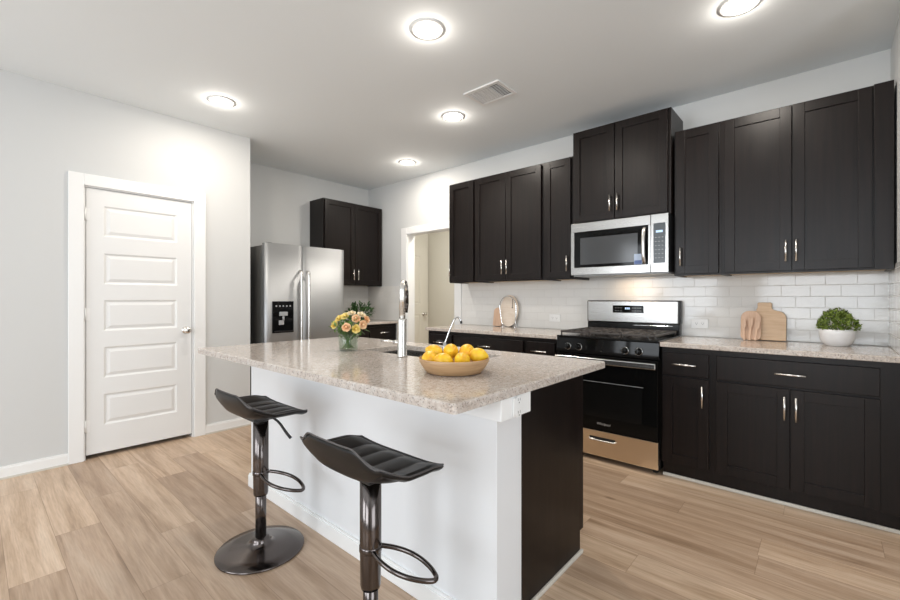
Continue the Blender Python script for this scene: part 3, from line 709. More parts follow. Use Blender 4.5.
# ------------------------------------------------------------------ REFRIGERATOR (faces +x)
t = thing('refrigerator', 'stainless side-by-side refrigerator with a black water dispenser', 'refrigerator', (-4.45, 2.36, 0)); R = t
FX0 = -4.075
G().box(-4.83, -4.145, 1.905, 2.812, 0.03, 1.735, 0.004).obj('body', 'fridge_side', t, R)
def fdoor(name, y0, y1):
    n = 14; poly = []
    for k in range(n+1):                      # gently bowed front, rounded vertical edges
        u = k/n; y = y0+(y1-y0)*u; a = abs(2*u-1); poly.append((FX0-0.006*a**2-0.012*max(0, (a-0.86)/0.14)**2.2, y))
    t_ = bmesh.new(); vs = []
    pts = [(-4.138, y0)]+poly+[(-4.138, y1)]
    A = [t_.verts.new((x, y, 0.10)) for x, y in pts]; B = [t_.verts.new((x, y, 1.755)) for x, y in pts]
    m_ = len(pts)
    for k in range(m_):
        f = t_.faces.new((A[k], A[(k+1) % m_], B[(k+1) % m_], B[k]))
    t_.faces.new(A[::-1]); t_.faces.new(B)
    bmesh.ops.recalc_face_normals(t_, faces=t_.faces)
    g = G(); g._add(t_, None, False); o = g.obj(name, 'steel_fridge', t, R)
    for p in o.data.polygons: p.use_smooth = abs(p.normal.z) < 0.5
    return o
fd = fdoor('freezer_door', 1.905, 2.301); rd = fdoor('refrigerator_door', 2.307, 2.812)
for o, y in ((fd, 2.262), (rd, 2.346)):
    g = G(); pts = [(FX0-0.01, y, 1.49), (FX0+0.040, y, 1.485), (FX0+0.044, y, 1.45), (FX0+0.046, y, 1.12), (FX0+0.044, y, 0.76), (FX0+0.040, y, 0.73), (FX0-0.01, y, 0.72)]
    g.tube(pts, 0.0125, 14, smooth_path=2); g.obj('handle', 'nickel', o, R)
g = G(); g.box(FX0-0.012, FX0+0.004, 1.972, 2.196, 0.865, 1.180, 0.004); dp = g.obj('water_dispenser', 'black_gloss', fd, R)
t2 = dp
# dispenser details live inside the dispenser mesh's neighbours (same level as sub-parts of the door)
g = G(); g.box(FX0+0.0042, FX0+0.030, 2.04, 2.12, 1.035, 1.075, 0.004); g.cyl((FX0+0.016, 2.08, 1.035), (FX0+0.016, 2.08, 0.99), 0.010); g.box(FX0+0.0042, FX0+0.02, 2.035, 2.085, 0.945, 0.99, 0.004); g.obj('dispenser_lever', 'grey_plastic', fd, R)
for k in range(5): G().box(FX0+0.0041, FX0+0.0049, 2.005+k*0.036, 2.020+k*0.036, 1.125, 1.140).obj('dispenser_button', 'grey_plastic', fd, R)
g = G(); g.box(FX0+0.0042, FX0+0.022, 1.99, 2.18, 0.875, 0.885, 0.001); g.obj('drip_tray', 'black_plastic', fd, R)
mt = Matrix.Translation((FX0-0.0045, 2.70, 1.678)) @ Matrix.Rotation(PI/2, 4, 'Z') @ Matrix.Rotation(PI/2, 4, 'X')
text_mesh('logo', 'Whirlpool', 0.028, mt, 'logo', rd, R)
g = G(); g.box(-4.13, -4.09, 1.91, 2.81, 0.02, 0.095, 0.003); g.obj('kick_grille', 'black_plastic', t, R)
g = G(); g.box(-4.20, -4.11, 1.93, 1.99, 1.7355, 1.762, 0.004); g.obj('hinge_cover', 'black_plastic', t, R)
g = G(); g.box(-4.20, -4.11, 2.73, 2.79, 1.7355, 1.762, 0.004); g.obj('hinge_cover', 'black_plastic', t, R)
for y in (1.95, 2.76):
    G().cyl((-4.15, y, 0), (-4.15, y, 0.032), 0.02).obj('foot', 'black_plastic', t, R); G().cyl((-4.75, y, 0), (-4.75, y, 0.032), 0.02).obj('foot', 'black_plastic', t, R)

# ------------------------------------------------------------------ MICROWAVE
t = thing('microwave_oven', 'stainless over-the-range microwave mounted under the raised cabinet', 'microwave', (-1.222, 3.75, 1.39)); R = t
MX0, MX1, MY = -1.597, -0.848, 3.338
G().box(MX0+0.004, MX1-0.002, MY+0.030, 3.738, 1.404, 1.829, 0.003).obj('housing', 'black_plastic', t, R)
g = G(); MG = -0.968                      # door / control split
g.box(MX0, MG-0.002, MY, MY+0.029, 1.755, 1.828, 0.002); g.box(MX0, MG-0.002, MY, MY+0.029, 1.402, 1.462, 0.002)
g.box(MX0, MX0+0.028, MY+0.0005, MY+0.029, 1.462, 1.755); g.box(-0.985, MG-0.002, MY+0.0005, MY+0.029, 1.462, 1.755)
door = g.obj('door', 'steel', t, R)
G().box(MX0+0.028, -0.985, MY+0.006, MY+0.028, 1.462, 1.755).obj('door_glass', 'black_gloss', door, R)
G().box(-1.518, -1.062, MY+0.004, MY+0.0062, 1.485, 1.705, 0.001).obj('window', 'window_mesh', door, R)
g = G(); hx = -1.012
g.tube([(hx, MY+0.006, 1.735), (hx, MY-0.022, 1.722), (hx, MY-0.034, 1.66), (hx, MY-0.036, 1.60), (hx, MY-0.034, 1.54), (hx, MY-0.022, 1.488), (hx, MY+0.006, 1.475)], 0.013, 14, smooth_path=2); g.obj('handle', 'nickel', door, R)
G().box(-1.088, -1.030, MY+0.0032, MY+0.0040, 1.466, 1.545).obj('sticker', 'sticker', door, R)
G().box(-1.086, -1.032, MY+0.0026, MY+0.0031, 1.468, 1.497).obj('sticker_band', 'sticker2', door, R)
G().box(MG+0.001, MX1, MY, MY+0.029, 1.402, 1.828, 0.002).obj('control_panel', 'steel', t, R)
cp = G().box(-0.950, -0.868, MY-0.002, MY+0.001, 1.468, 1.762, 0.0008).obj('keypad', 'panel_grey', t, R)
G().box(-0.932, -0.886, MY-0.0028, MY-0.0021, 1.692, 1.708).obj('display', 'digits', cp, R)
g = G()
for r in range(6):
    for c in range(3): g.box(-0.938+c*0.023, -0.928+c*0.023, MY-0.0026, MY-0.0021, 1.655-r*0.030, 1.658-r*0.030)
g.obj('key_marks', 'grey_plastic', cp, R)
g = G(); g.box(MX0+0.01, MX1-0.01, MY+0.03, 3.73, 1.392, 1.4035, 0.002); g.obj('vent_base', 'grey_plastic', t, R)
# cooktop lamp under the microwave
l = bpy.data.lights.new('cooktop_lamp', 'AREA'); l.shape = 'RECTANGLE'; l.size = 0.26; l.size_y = 0.08; l.energy = 0.8; l.color = (1.0, 0.72, 0.45)
o = bpy.data.objects.new('cooktop_lamp', l); COL.objects.link(o); o.location = (-1.20, 3.62, 1.389); o.parent = t; o.location = Vector((-1.20, 3.60, 1.388))-Vector(R.location)

# ------------------------------------------------------------------ RANGE
t = thing('gas_range', 'stainless and black gas range with a steel bottom drawer, floor glow painted in', 'stove', (-1.222, 3.4, 0)); R = t
RX0, RX1, RY = -1.600, -0.846, 3.088
g = G(); g.box(RX0, RX1, RY+0.045, 3.735, 0.035, 0.905, 0.003); g.obj('body', 'black_enamel', t, R)
for x in (RX0+0.05, RX1-0.04):
    for y in (3.17, 3.66): G().cyl((x, y, 0), (x, y, 0.036), 0.018, seg=16).obj('foot', 'black_plastic', t, R)
g = G(); g.box(RX0, RX1, RY+0.004, 3.66, 0.9055, 0.920, 0.004); g.obj('cooktop', 'black_enamel', t, R)
# control panel, tilted
poly = [(RY+0.0, 0.790), (RY+0.012, 0.902), (RY+0.044, 0.902), (RY+0.044, 0.790)]
tb = bmesh.new(); A = [tb.verts.new((RX0, y, z)) for y, z in poly]; B = [tb.verts.new((RX1, y, z)) for y, z in poly]
for k in range(4): tb.faces.new((A[k], A[(k+1) % 4], B[(k+1) % 4], B[k]))
tb.faces.new(A); tb.faces.new(B); bmesh.ops.recalc_face_normals(tb, faces=tb.faces)
g = G(); g._add(tb); g.obj('control_panel', 'black_gloss', t, R)
for x in (-1.505, -1.415, -1.070, -0.975):
    n_ = Vector((0, -0.994, 0.107)); p = Vector((x, RY+0.004, 0.838))
    q = Vector((0, 0, 1)).rotation_difference(n_).to_matrix().to_4x4()
    g = G(); g.lathe([(0, 0), (0.024, 0), (0.024, 0.006), (0.019, 0.010), (0.017, 0.026), (0.014, 0.029), (0, 0.029)], seg=28, mtx=Matrix.Translation(p) @ q)
    g.box(-0.003, 0.003, -0.016, 0.016, 0.026, 0.036, 0.001, mtx=Matrix.Translation(p) @ q); o = g.obj('knob', 'black_gloss', t, R)
    G().lathe([(0.0245, 0.0), (0.0265, 0.0), (0.0265, 0.005), (0.0245, 0.006)], seg=28, mtx=Matrix.Translation(p) @ q).obj('knob_ring', 'chrome', o, R)
# oven door
g = G(); g.box(RX0+0.003, RX1-0.003, RY, RY+0.044, 0.236, 0.784, 0.004); od = g.obj('oven_door', 'black_gloss', t, R)
g = G(); g.box(-1.47, -0.955, RY-0.0012, RY-0.0002, 0.33, 0.585, 0.0004); g.obj('window', 'black_enamel', od, R)
G().box(-1.47, -0.945, RY-0.0032, RY-0.0002, 0.588, 0.5915, 0.0006).obj('window_trim', 'grey_plastic', od, R)  # pale bar painted in for the reflection line along the window's top edge
g = G(); g.box(RX0+0.006, RX1-0.008, RY-0.045, RY-0.027, 0.726, 0.768, 0.006, 3)
for x in (RX0+0.03, RX1-0.032): g.box(x-0.014, x+0.014, RY-0.028, RY+0.001, 0.734, 0.760, 0.003)
g.obj('handle', 'steel', od, R)
mt = Matrix.Translation((-1.224, RY-0.0010, 0.283)) @ Matrix.Rotation(PI/2, 4, 'X')
text_mesh('logo', 'Whirlpool', 0.024, mt, 'logo', od, R)
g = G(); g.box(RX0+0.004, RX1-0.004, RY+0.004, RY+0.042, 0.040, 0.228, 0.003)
dr = g.obj('storage_drawer', 'steel_floor_glow', t, R)
G().box(-1.330, -1.138, RY+0.002, RY+0.0045, 0.160, 0.182, 0.0006).obj('handle_recess', 'black_plastic', dr, R)
g = G(); g.tube([(-1.330, RY+0.003, 0.166), (-1.322, RY-0.010, 0.160), (-1.146, RY-0.010, 0.160), (-1.138, RY+0.003, 0.166)], 0.0065, 10, smooth_path=1); g.obj('handle', 'nickel', dr, R)
# backguard
g = G(); g.box(RX0+0.006, RX1-0.006, 3.665, 3.735, 0.9205, 1.005, 0.004); g.box(RX0, RX1, 3.668, 3.737, 1.005, 1.192, 0.008, 3); g.obj('backguard', 'black_enamel', t, R)
g = G(); g.box(RX0+0.012, RX1-0.014, 3.655, 3.668, 1.008, 1.186, 0.005, 3); bg = g.obj('backguard_panel', 'steel', t, R)
ds = G().box(-1.366, -1.116, 3.6515, 3.6549, 1.088, 1.150, 0.001).obj('display', 'black_gloss', bg, R)
g = G()
for k in range(3): g.box(-1.262+k*0.014, -1.253+k*0.014, 3.6507, 3.6512, 1.117, 1.133)
g.obj('clock_digits', 'digits', bg, R)
g = G()
for k in range(3):
    for j in range(2): g.box(-1.345+k*0.022, -1.335+k*0.022, 3.6507, 3.6512, 1.103+j*0.024, 1.107+j*0.024)
for k in range(4):
    for j in range(2): g.box(-1.205+k*0.020, -1.195+k*0.020, 3.6507, 3.6512, 1.103+j*0.024, 1.107+j*0.024)
g.obj('button_marks', 'grey_plastic', bg, R)
g = G(); g.box(-1.20, -0.90, 3.657, 3.6645, 0.984, 0.990, 0.001); g.obj('vent_trim', 'chrome', t, R)
# burners and grates
for x, y, r in ((-1.42, 3.25, 0.045), (-1.42, 3.52, 0.035), (-1.03, 3.25, 0.045), (-1.03, 3.52, 0.035), (-1.224, 3.385, 0.05)):
    G().lathe([(0, 0), (r+0.015, 0), (r+0.012, 0.006), (r, 0.008), (r, 0.016), (r-0.006, 0.020), (0, 0.020)], (x, y, 0.920), 28).obj('burner', 'iron', t, R)
for k in range(3):
    a = RX0+0.022+k*0.2385; b = a+0.233; y0, y1 = 3.112, 3.645; g = G(); z0, z1 = 0.9405, 0.9565
    for x in (a, b-0.014): g.box(x, x+0.014, y0, y1, z0, z1, 0.003)
    for y in (y0, y1-0.014, (y0+y1)/2-0.007): g.box(a+0.012, b-0.012, y, y+0.014, z0, z1, 0.003)
    for y in (y0+0.13, y1-0.14):
        g.box(a+0.012, b-0.012, y, y+0.009, z0+0.002, z1+0.001, 0.002); g.box((a+b)/2-0.0045, (a+b)/2+0.0045, y-0.09, y+0.10, z0+0.002, z1+0.001, 0.002)
        for s in (-1, 1): g.box((a+b)/2+s*0.055-0.004, (a+b)/2+s*0.055+0.004, y-0.07, y+0.08, z0+0.002, z1, 0.002)
    for x in (a+0.007, b-0.007):
        for y in (y0+0.007, y1-0.007): g.cyl((x, y, 0.9195), (x, y, z0+0.002), 0.006, seg=10)
    g.obj('grate', 'iron', t, R)

# ------------------------------------------------------------------ ceiling fittings
LP = [(-3.52, 1.30, 'downlight above the white panelled door side, farthest left'), (-1.70, 1.73, 'downlight over the island, top centre of the picture'),
      (-2.35, 2.70, 'downlight right beside the ceiling air vent'), (-3.53, 3.27, 'small distant downlight near the far ceiling corner'), (-0.335, 2.66, 'downlight cut by the top edge, in front of the right wall cabinets')]
for x, y, lab in LP:
    t = thing('recessed_ceiling_light', 'round glowing recessed '+lab, 'ceiling light', (x, y, H), 0, 'recessed ceiling lights')
    G().lathe([(0.098, 0), (0.098, -0.003), (0.080, -0.007), (0.072, -0.003), (0.072, 0)], seg=48).obj('trim_ring', 'white_plastic', t)
    G().lathe([(0, -0.0045), (0.060, -0.0042), (0.0715, -0.0035), (0.0715, -0.0005)], seg=48).obj('lens', 'led', t)
    l = bpy.data.lights.new('downlight_beam', 'POINT'); l.shadow_soft_size = 0.025; l.energy = DOWNLIGHT_W; l.color = (1.0, 0.92, 0.82)
    o = bpy.data.objects.new('downlight_beam', l); COL.objects.link(o); o.parent = t; o.location = (0, 0, -0.036)
    l = bpy.data.lights.new('downlight_wash', 'AREA'); l.shape = 'DISK'; l.size = 0.14; l.energy = DOWNLIGHT_DOWN_W; l.color = (1.0, 0.92, 0.82)
    o = bpy.data.objects.new('downlight_wash', l); COL.objects.link(o); o.parent = t; o.location = (0, 0, -0.010)
l = bpy.data.lights.new('pantry_fill_light', 'AREA'); l.shape = 'DISK'; l.size = 0.3; l.energy = 24; l.color = (1.0, 0.97, 0.92)  # added fill lamp, out of view, brightens the room beyond the doorway
o = bpy.data.objects.new('pantry_fill_light', l); COL.objects.link(o); o.location = (-3.5, 4.35, H-0.02)
t = thing('ceiling_air_vent', 'white rectangular air vent grille on the ceiling', 'vent', (-1.875, 2.575, H), 0)
g = G(); a, b = 0.158, 0.125
for x0, x1, y0, y1 in ((-a, a, -b, -b+0.026), (-a, a, b-0.026, b), (-a, -a+0.026, -b+0.026, b-0.026), (a-0.026, a, -b+0.026, b-0.026)): g.box(x0, x1, y0, y1, -0.010, 0, 0.002)
for x in (-0.045, 0.045): g.box(x-0.004, x+0.004, -b+0.026, b-0.026, -0.009, -0.001)
g.obj('frame', 'white_plastic', t)
G().box(-a+0.02, a-0.02, -b+0.02, b-0.02, -0.0012, -0.0002).obj('duct_opening', 'black_plastic', t)
g = G()
for k in range(11):
    y = -b+0.034+k*0.0182
    for xa, xb in ((-0.131, -0.050), (-0.040, 0.040), (0.050, 0.131)):
        g.box(xa, xb, y-0.0055 if xa < 0.03 else y-0.002, y+0.0055 if xa < 0.03 else y+0.002, -0.008, -0.005)
g.obj('louvers', 'white_plastic', t)

# ------------------------------------------------------------------ things on the island
BX, BY = -1.118, 1.290
t = tag(G().lathe([(0, 0.0), (0.100, 0.0), (0.112, 0.004), (0.126, 0.022), (0.139, 0.045), (0.1425, 0.058), (0.1395, 0.0595), (0.135, 0.046), (0.122, 0.024), (0.108, 0.010), (0, 0.008)], seg=72).obj('fruit_bowl', 'bowl'), 'round wooden bowl filled with lemons on the island', 'bowl')
t.location = (BX, BY, 0.9142)
def lemon_mesh():
    t_ = bmesh.new(); bmesh.ops.create_uvsphere(t_, u_segments=28, v_segments=20, radius=1)
    for v in t_.verts:
        z = v.co.z; r = math.hypot(v.co.x, v.co.y); k = 0.031
        tip = max(0, abs(z)-0.82)/0.18
        v.co = Vector((v.co.x*k*(1-0.10*tip), v.co.y*k*(1-0.10*tip), z*0.037+math.copysign(tip**2*0.006, z)))
    g = G(); g._add(t_, Matrix.Rotation(PI/2, 4, 'Y'), True); return g
lm = None
rr, vv = Vector((0.755, 0.655, 0)), Vector((-0.655, 0.755, 0))
LEM = [(-0.080, 0.035, 0.992, 20, 25, 'plump lemon at the left of the bowl, tilted upward'), (-0.013, 0.030, 0.997, 100, 10, 'large round lemon on top at the centre of the bowl'),
       (0.052, 0.034, 0.995, 60, -15, 'lemon on top right of centre in the bowl'), (0.096, 0.000, 0.984, 0, 4, 'lemon lying sideways at the right end of the bowl'),
       (-0.096, -0.030, 0.975, 70, 0, 'small-looking lemon low at the left rim of the bowl'), (-0.042, -0.050, 0.970, 10, 12, 'half-sunken lemon in the front left of the bowl'),
       (0.032, -0.048, 0.972, 80, 20, 'upright-looking lemon in the front right of the bowl')]
for a, b, z, rz, ry, lab in LEM:
    if lm is None: lm = lemon_mesh().obj('lemon', 'lemon'); o = lm
    else: o = lm.copy(); COL.objects.link(o)
    p = Vector((BX, BY, 0))+rr*a+vv*b
    o.location = (p.x, p.y, z-0.004); o.rotation_euler = (0, math.radians(ry), math.radians(rz+41)); tag(o, lab, 'lemon', 'lemons in the wooden bowl')

VX, VY = -2.030, 1.425
t = thing('glass_vase', 'clear glass vase of roses on the island', 'vase', (VX, VY, 0.9142)); R = t
g = G(); g.lathe([(0, 0.0), (0.050, 0.0), (0.054, 0.004), (0.054, 0.115), (0.0515, 0.1155), (0.051, 0.010), (0, 0.009)], seg=48); g.obj('vessel', 'glass', t)
G().lathe([(0, 0.0095), (0.0505, 0.0105), (0.0505, 0.075), (0, 0.075)], seg=40).obj('water', 'water', t)
def rose(m, label, p, base, tilt):
    p, base = Vector(p), Vector(base)
    t = thing('rose', label, 'flower', base, 0, 'roses in the glass vase')
    up = (p-base).normalized(); d = Vector(tilt).normalized()
    G().tube([base, base+(p-base)*0.6, p-d*0.012], 0.0022, 6, smooth_path=2).obj('stem', 'stem', t, t)
    g = G(); q = Vector((0, 0, 1)).rotation_difference(d).to_matrix().to_4x4(); mt = Matrix.Translation(p) @ q
    rs = random.Random(hash(label) % 1000 if False else len(label)*7+int(abs(p.x)*1e4))
    for ringn, (n, r, hgt, op) in enumerate(((3, 0.007, 0.022, 0.1), (4, 0.012, 0.022, 0.35), (5, 0.017, 0.019, 0.6), (6, 0.0215, 0.016, 0.9))):
        for k in range(n):
            a = 2*PI*(k+0.5*ringn)/n+rs.uniform(-.15, .15); t_ = bmesh.new(); rows = []
            for i in range(5):
                u = i/4; rad = r*(0.35+0.75*math.sin(u*PI/2)); z = -0.010+hgt*u-(0.006*op*u**3)
                row = []
                for j in range(5):
                    b = a+(j/4-0.5)*(2*PI/n)*1.35*(math.sin(PI*(0.18+0.70*u)))
                    k2 = rad*(1+0.10*op*u**3); row.append(t_.verts.new((k2*math.cos(b), k2*math.sin(b), z-0.0035*abs(j/4-0.5)*2*u)))
                rows.append(row)
            for A, B in zip(rows, rows[1:]):
                for j in range(4): t_.faces.new((A[j], A[j+1], B[j+1], B[j]))
            g._add(t_, mt, True)
    g.ball((0, 0, 0), 0.007, 2, (1, 1, 1.5), mt @ Matrix.Translation((0, 0, 0.0)))
    g.obj('bloom', m, t, t)
    g = G()
    for k in range(5):
        a = 2*PI*k/5; v = q.to_3x3() @ Vector((math.cos(a), math.sin(a), -0.1)); g.leaf(p-d*0.012, v, d, 0.028, 0.010)
    g.obj('sepals', 'leaf_mid', t, t)
def vp(a, z, b=0.0): return Vector((VX, VY, 0))+rr*a+vv*b+Vector((0, 0, z))
fl = -vv
RS = [('peach', 'open peach rose facing the room at the front centre of the bouquet', 0.004, 1.050, -0.062, (0.0, 1.0, 0.25)),
      ('yellow', 'yellow rose at the far left of the bouquet', -0.076, 1.062, -0.02, (-0.5, 0.8, 0.3)),
      ('yellow', 'pale yellow rose at the upper left of the bouquet', -0.052, 1.100, 0.0, (-0.4, 0.6, 0.7)),
      ('peach', 'peach rose right of the centre near the top of the bouquet', 0.052, 1.098, -0.03, (0.2, 0.8, 0.5)),
      ('peach', 'low peach rose on the right side of the bouquet', 0.092, 1.062, -0.03, (0.6, 0.8, 0.1)),
      ('cream', 'cream rose at the top centre of the bouquet', 0.018, 1.128, 0.0, (0.0, 0.4, 0.9)),
      ('cream', 'cream rose at the upper right of the bouquet', 0.076, 1.120, 0.0, (0.4, 0.4, 0.8)),
      ('peach', 'peach rose on the right edge of the bouquet, below the cream one', 0.108, 1.092, 0.0, (0.9, 0.3, 0.5)),
      ('yellow', 'small yellow rose peeking out left of the top cream rose', -0.018, 1.112, -0.01, (-0.2, 0.7, 0.7)),
      ('yellow', 'yellow-green rose below the right peach roses of the bouquet', 0.055, 1.040, -0.045, (0.3, 1.0, 0.0))]
for i, (m, lab, a, z, b, tl) in enumerate(RS):
    a0 = 2*PI*i/10
    dv = rr*tl[0]-vv*tl[1]+Vector((0, 0, tl[2]))
    rose(m, lab, vp(a, z, b), vp(-a*0.25+0.012*math.cos(a0), 0.928, 0.012*math.sin(a0)), dv)
rs = random.Random(3)
GR = [(-0.045, 1.055, -0.035, 'leafy green sprig between the left roses of the bouquet'), (0.030, 1.070, -0.030, 'leafy green sprig in the middle of the bouquet'),
      (0.075, 1.045, 0.0, 'leafy green sprig low on the right of the bouquet'), (-0.02, 1.035, -0.02, 'leafy green sprig spilling over the vase rim'), (0.0, 1.10, 0.02, 'leafy green sprig behind the roses of the bouquet')]
for i, (a, z, b, lab) in enumerate(GR):
    p = vp(a, z, b); bs = vp(-a*0.2, 0.928, 0.02-0.01*i)
    t = thing('foliage_sprig', lab, 'foliage', bs, 0, 'green sprigs in the glass vase')
    G().tube([bs, bs+(p-bs)*0.6+Vector((0, 0, 0.01)), p], 0.0018, 6, smooth_path=2).obj('stem', 'stem', t, t)
    g = G()
    for k in range(60):
        f = rs.uniform(0.55, 1.08); q = bs+(p-bs)*f+Vector([rs.uniform(-.03, .03) for _ in range(2)]+[rs.uniform(-.015, .02)])
        g.leaf(q, (rs.uniform(-1, 1), rs.uniform(-1, 1), rs.uniform(-.5, .8)), (rs.uniform(-.3, .3), rs.uniform(-.3, .3), 1), rs.uniform(.018, .032), rs.uniform(.009, .015))
    g.obj('leaves', 'leaf_mid', t, t)

# ------------------------------------------------------------------ things on the counters
def rounded(x0, x1, z0, z1, rb, rt, n=6):
    pts = []
    for cx, cz, r, a0 in ((x1-rb, z0+rb, rb, -PI/2), (x1-rt, z1-rt, rt, 0), (x0+rt, z1-rt, rt, PI/2), (x0+rb, z0+rb, rb, PI)):
        for k in range(n+1): a = a0+PI/2*k/n; pts.append((cx+r*math.cos(a), cz+r*math.sin(a)))
    return pts
def lean(p, ang, rz=0): return Matrix.Translation(p) @ Matrix.Rotation(rz, 4, 'Z') @ Matrix.Rotation(-ang, 4, 'X')
# large board with a grip
poly = rounded(-0.125, 0.090, 0, 0.205, 0.006, 0.05)
# insert neck on the top edge
top_pts = [(0.090-0.05, 0.205), (0.018, 0.212), (0.010, 0.225), (0.010, 0.258), (0.004, 0.264), (-0.066, 0.264), (-0.072, 0.258), (-0.072, 0.225), (-0.080, 0.212)]
pp = []
for x, z in poly:
    pp.append((x, z))
i = max(k for k, (x, z) in enumerate(pp) if z > 0.2049 and x > 0)
pp = pp[:i+1]+top_pts[1:]+pp[i+1:]
t = tag(G().prism(pp, -0.018, 0, 0.002).obj('cutting_board', 'board'), 'large light wood cutting board with a grip leaning on the tiles', 'cutting board')
t.matrix_world = lean((-0.290, 3.690, 0.9165), math.radians(9))
t.rotation_euler = (math.radians(-9), 0, 0); t.location = (-0.290, 3.6905, 0.9170)
# small rounded board in front
t = tag(G().prism(rounded(-0.060, 0.058, 0, 0.205, 0.03, 0.050), -0.012, 0, 0.002).obj('serving_board', 'board2'), 'small rounded reddish wood board leaning in front of the large cutting board', 'cutting board')
t.location = (-0.395, 3.655, 0.9165); t.rotation_euler = (math.radians(-9), 0, 0)
def spatula(label, x, h, tilt, wd, slot):
    t = thing('wooden_spatula', label, 'utensil', (x, 3.620, 0.916), 0, 'wooden utensils by the boards'); t.rotation_euler = (math.radians(-10), math.radians(tilt), 0)
    G().prism([(-0.006, h*0.55), (-wd/2, h*0.66), (-wd/2, h*0.96), (-wd/2+0.008, h), (wd/2-0.008, h), (wd/2, h*0.96), (wd/2, h*0.66), (0.006, h*0.55)], -0.006, 0, 0.001).obj('blade', 'board2', t)
    G().prism([(-0.006, 0), (-0.0055, h*0.56), (0.0055, h*0.56), (0.006, 0)], -0.0075, 0.0005, 0.0015).obj('shaft', 'board2', t)
spatula('wooden spatula leaning at the left of the small board', -0.430, 0.150, -3, 0.030, 0); spatula('wooden spatula leaning in the middle of the small board', -0.398, 0.165, 2, 0.026, 0); spatula('wooden spatula leaning at the right of the small board', -0.366, 0.140, 5, 0.030, 0)

# potted plant on the right counter
t = thing('potted_plant', 'bushy bright green plant in a round white pot on the right counter', 'plant', (0.054, 3.585, 0.9142))
G().lathe([(0, 0), (0.052, 0), (0.056, 0.003), (0.058, 0.006), (0.072, 0.018), (0.083, 0.045), (0.087, 0.080), (0.0865, 0.102), (0.083, 0.104), (0.080, 0.100), (0.080, 0.085), (0, 0.085)], seg=56).obj('pot', 'ceramic', t)
G().lathe([(0, 0.093), (0.05, 0.092), (0.0795, 0.088)], seg=30).obj('soil', 'soil', t)
rs = random.Random(11); g = G()
for k in range(1500):
    th = rs.uniform(0, 2*PI); ph = math.acos(rs.uniform(0.0, 1.0)); n_ = Vector((math.sin(ph)*math.cos(th), math.sin(ph)*math.sin(th), math.cos(ph)))
    bumpy = 1+0.16*noise.noise(n_*3.0+Vector((5, 1, 2))); rad = rs.uniform(0.80, 1.03)*bumpy
    p = Vector((n_.x*0.086*rad, n_.y*0.084*rad, 0.100+(n_.z**0.8)*0.118*rad))
    if n_.x > 0.75 and n_.z < 0.45: p.x += 0.012
    d_ = (n_+Vector([rs.uniform(-.9, .9) for _ in range(3)])).normalized()
    g.leaf(p, d_, n_+Vector([rs.uniform(-.5, .5) for _ in range(3)]), rs.uniform(0.010, 0.016), rs.uniform(0.008, 0.012))
g.obj('foliage', 'leaf', t)
g = G()
for k in range(14):
    a = 2*PI*k/14; r = 0.05+0.02*(k % 2); g.tube([(r*0.6*math.cos(a), r*0.6*math.sin(a), 0.090), (r*math.cos(a), r*math.sin(a), 0.13), (r*1.1*math.cos(a), r*1.1*math.sin(a), 0.165)], 0.0015, 5)
g.obj('stems', 'stem', t)

# arched chrome stand, board and paddle on the left counter
AX, AY = -2.437, 3.650
t = thing('arched_chrome_stand', 'tall chrome arch stand with a small hanging hook on the left counter', 'stand', (AX, AY, 0.9142)); R = t
g = G(); pts = [(AX-0.088, AY, 0.925), (AX-0.095, AY, 1.00), (AX-0.122, AY, 1.07)]
pts = [(AX-0.060, AY, 0.925), (AX-0.085, AY, 1.02)]
for k in range(13):
    a = PI-PI*k/12; pts.append((AX+0.100*math.cos(a), AY, 1.125+0.105*math.sin(a)))
pts += [(AX+0.098, AY, 1.03), (AX+0.088, AY, 0.925)]
g.tube(pts, 0.0055, 10, smooth_path=1); g.obj('arch', 'chrome', t, R)
G().lathe([(0, 0), (0.024, 0), (0.024, 0.008), (0.012, 0.014), (0, 0.014)], (AX-0.060, AY, 0.9142), 24).obj('foot', 'chrome', t, R)
G().lathe([(0, 0), (0.018, 0), (0.018, 0.008), (0.010, 0.014), (0, 0.014)], (AX+0.088, AY, 0.9142), 24).obj('foot', 'chrome', t, R)
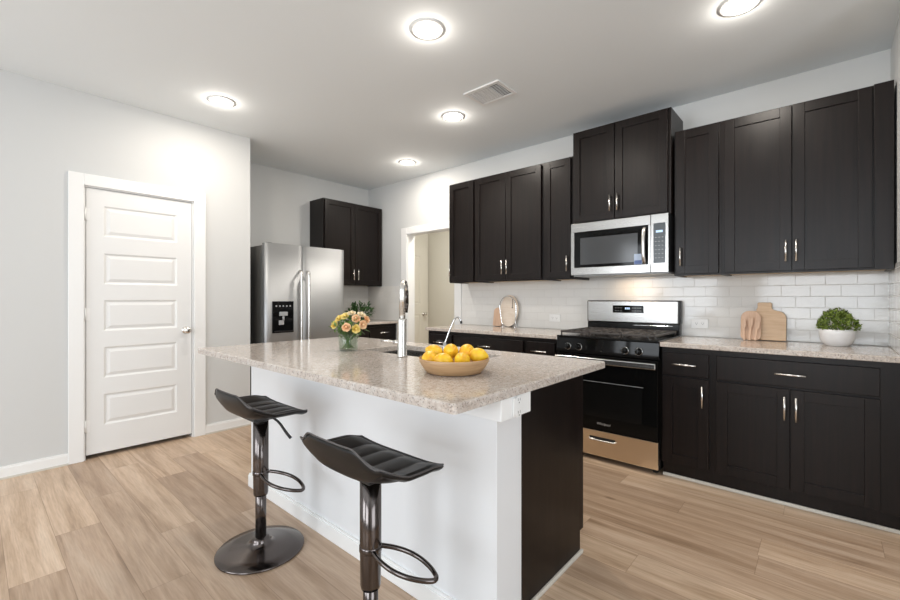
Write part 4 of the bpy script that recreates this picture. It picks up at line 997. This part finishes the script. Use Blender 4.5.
g = G(); g.tube([(AX+0.060, AY, 1.205), (AX+0.058, AY, 1.16), (AX+0.056, AY, 1.12)], 0.003, 8); g.ball((AX+0.056, AY, 1.116), 0.007, 2); g.obj('hook', 'black_plastic', t, R)
poly = [(0.112*math.cos(a), 0.165+0.165*math.sin(a)) for a in [2*PI*k/40 for k in range(40)]]
t = tag(G().prism(poly, -0.012, 0, 0.002).obj('round_board', 'board_pale'), 'round pale wood board standing behind the chrome arch', 'cutting board')
t.location = (-2.455, 3.690, 0.9165); t.rotation_euler = (math.radians(-7), 0, 0)

t = tag(G().prism(rounded(-0.052, 0.052, 0, 0.195, 0.012, 0.045), -0.014, 0, 0.002).obj('paddle_board', 'board2'), 'short orange-brown wood board left of the chrome arch', 'cutting board')
t.location = (-2.600, 3.700, 0.9170); t.rotation_euler = (math.radians(-9), 0, 0)

# leafy plant on the corner counter
t = thing('leafy_plant', 'dark green leafy plant behind the roses, beside the refrigerator', 'plant', (-4.58, 3.40, 0.9142))
G().lathe([(0, 0), (0.055, 0), (0.070, 0.05), (0.075, 0.085), (0.070, 0.085), (0.066, 0.07), (0, 0.07)], seg=36).obj('pot', 'pot_dark', t)
rs = random.Random(5); g = G()
for k in range(170):
    th = rs.uniform(0, 2*PI); e_ = rs.uniform(0.0, 1.2); n_ = Vector((math.cos(e_)*math.cos(th)*0.7, math.cos(e_)*math.sin(th), math.sin(e_)))
    r = rs.uniform(0.07, 0.19); p = Vector((n_.x*r, n_.y*r*1.15, 0.06+n_.z*r*0.95))
    g.leaf(p, n_+Vector([rs.uniform(-.7, .7) for _ in range(3)]), (rs.uniform(-.5, .5), rs.uniform(-.5, .5), 1), rs.uniform(0.045, 0.070), rs.uniform(0.022, 0.034))
g.obj('leaves', 'leaf_dark', t)
g = G()
for k in range(12):
    a = 2*PI*k/12; g.tube([(0.02*math.cos(a), 0.02*math.sin(a), 0.068), (0.05*math.cos(a), 0.06*math.sin(a), 0.13), (0.08*math.cos(a), 0.11*math.sin(a), 0.18)], 0.002, 5)
g.obj('stems', 'stem', t)
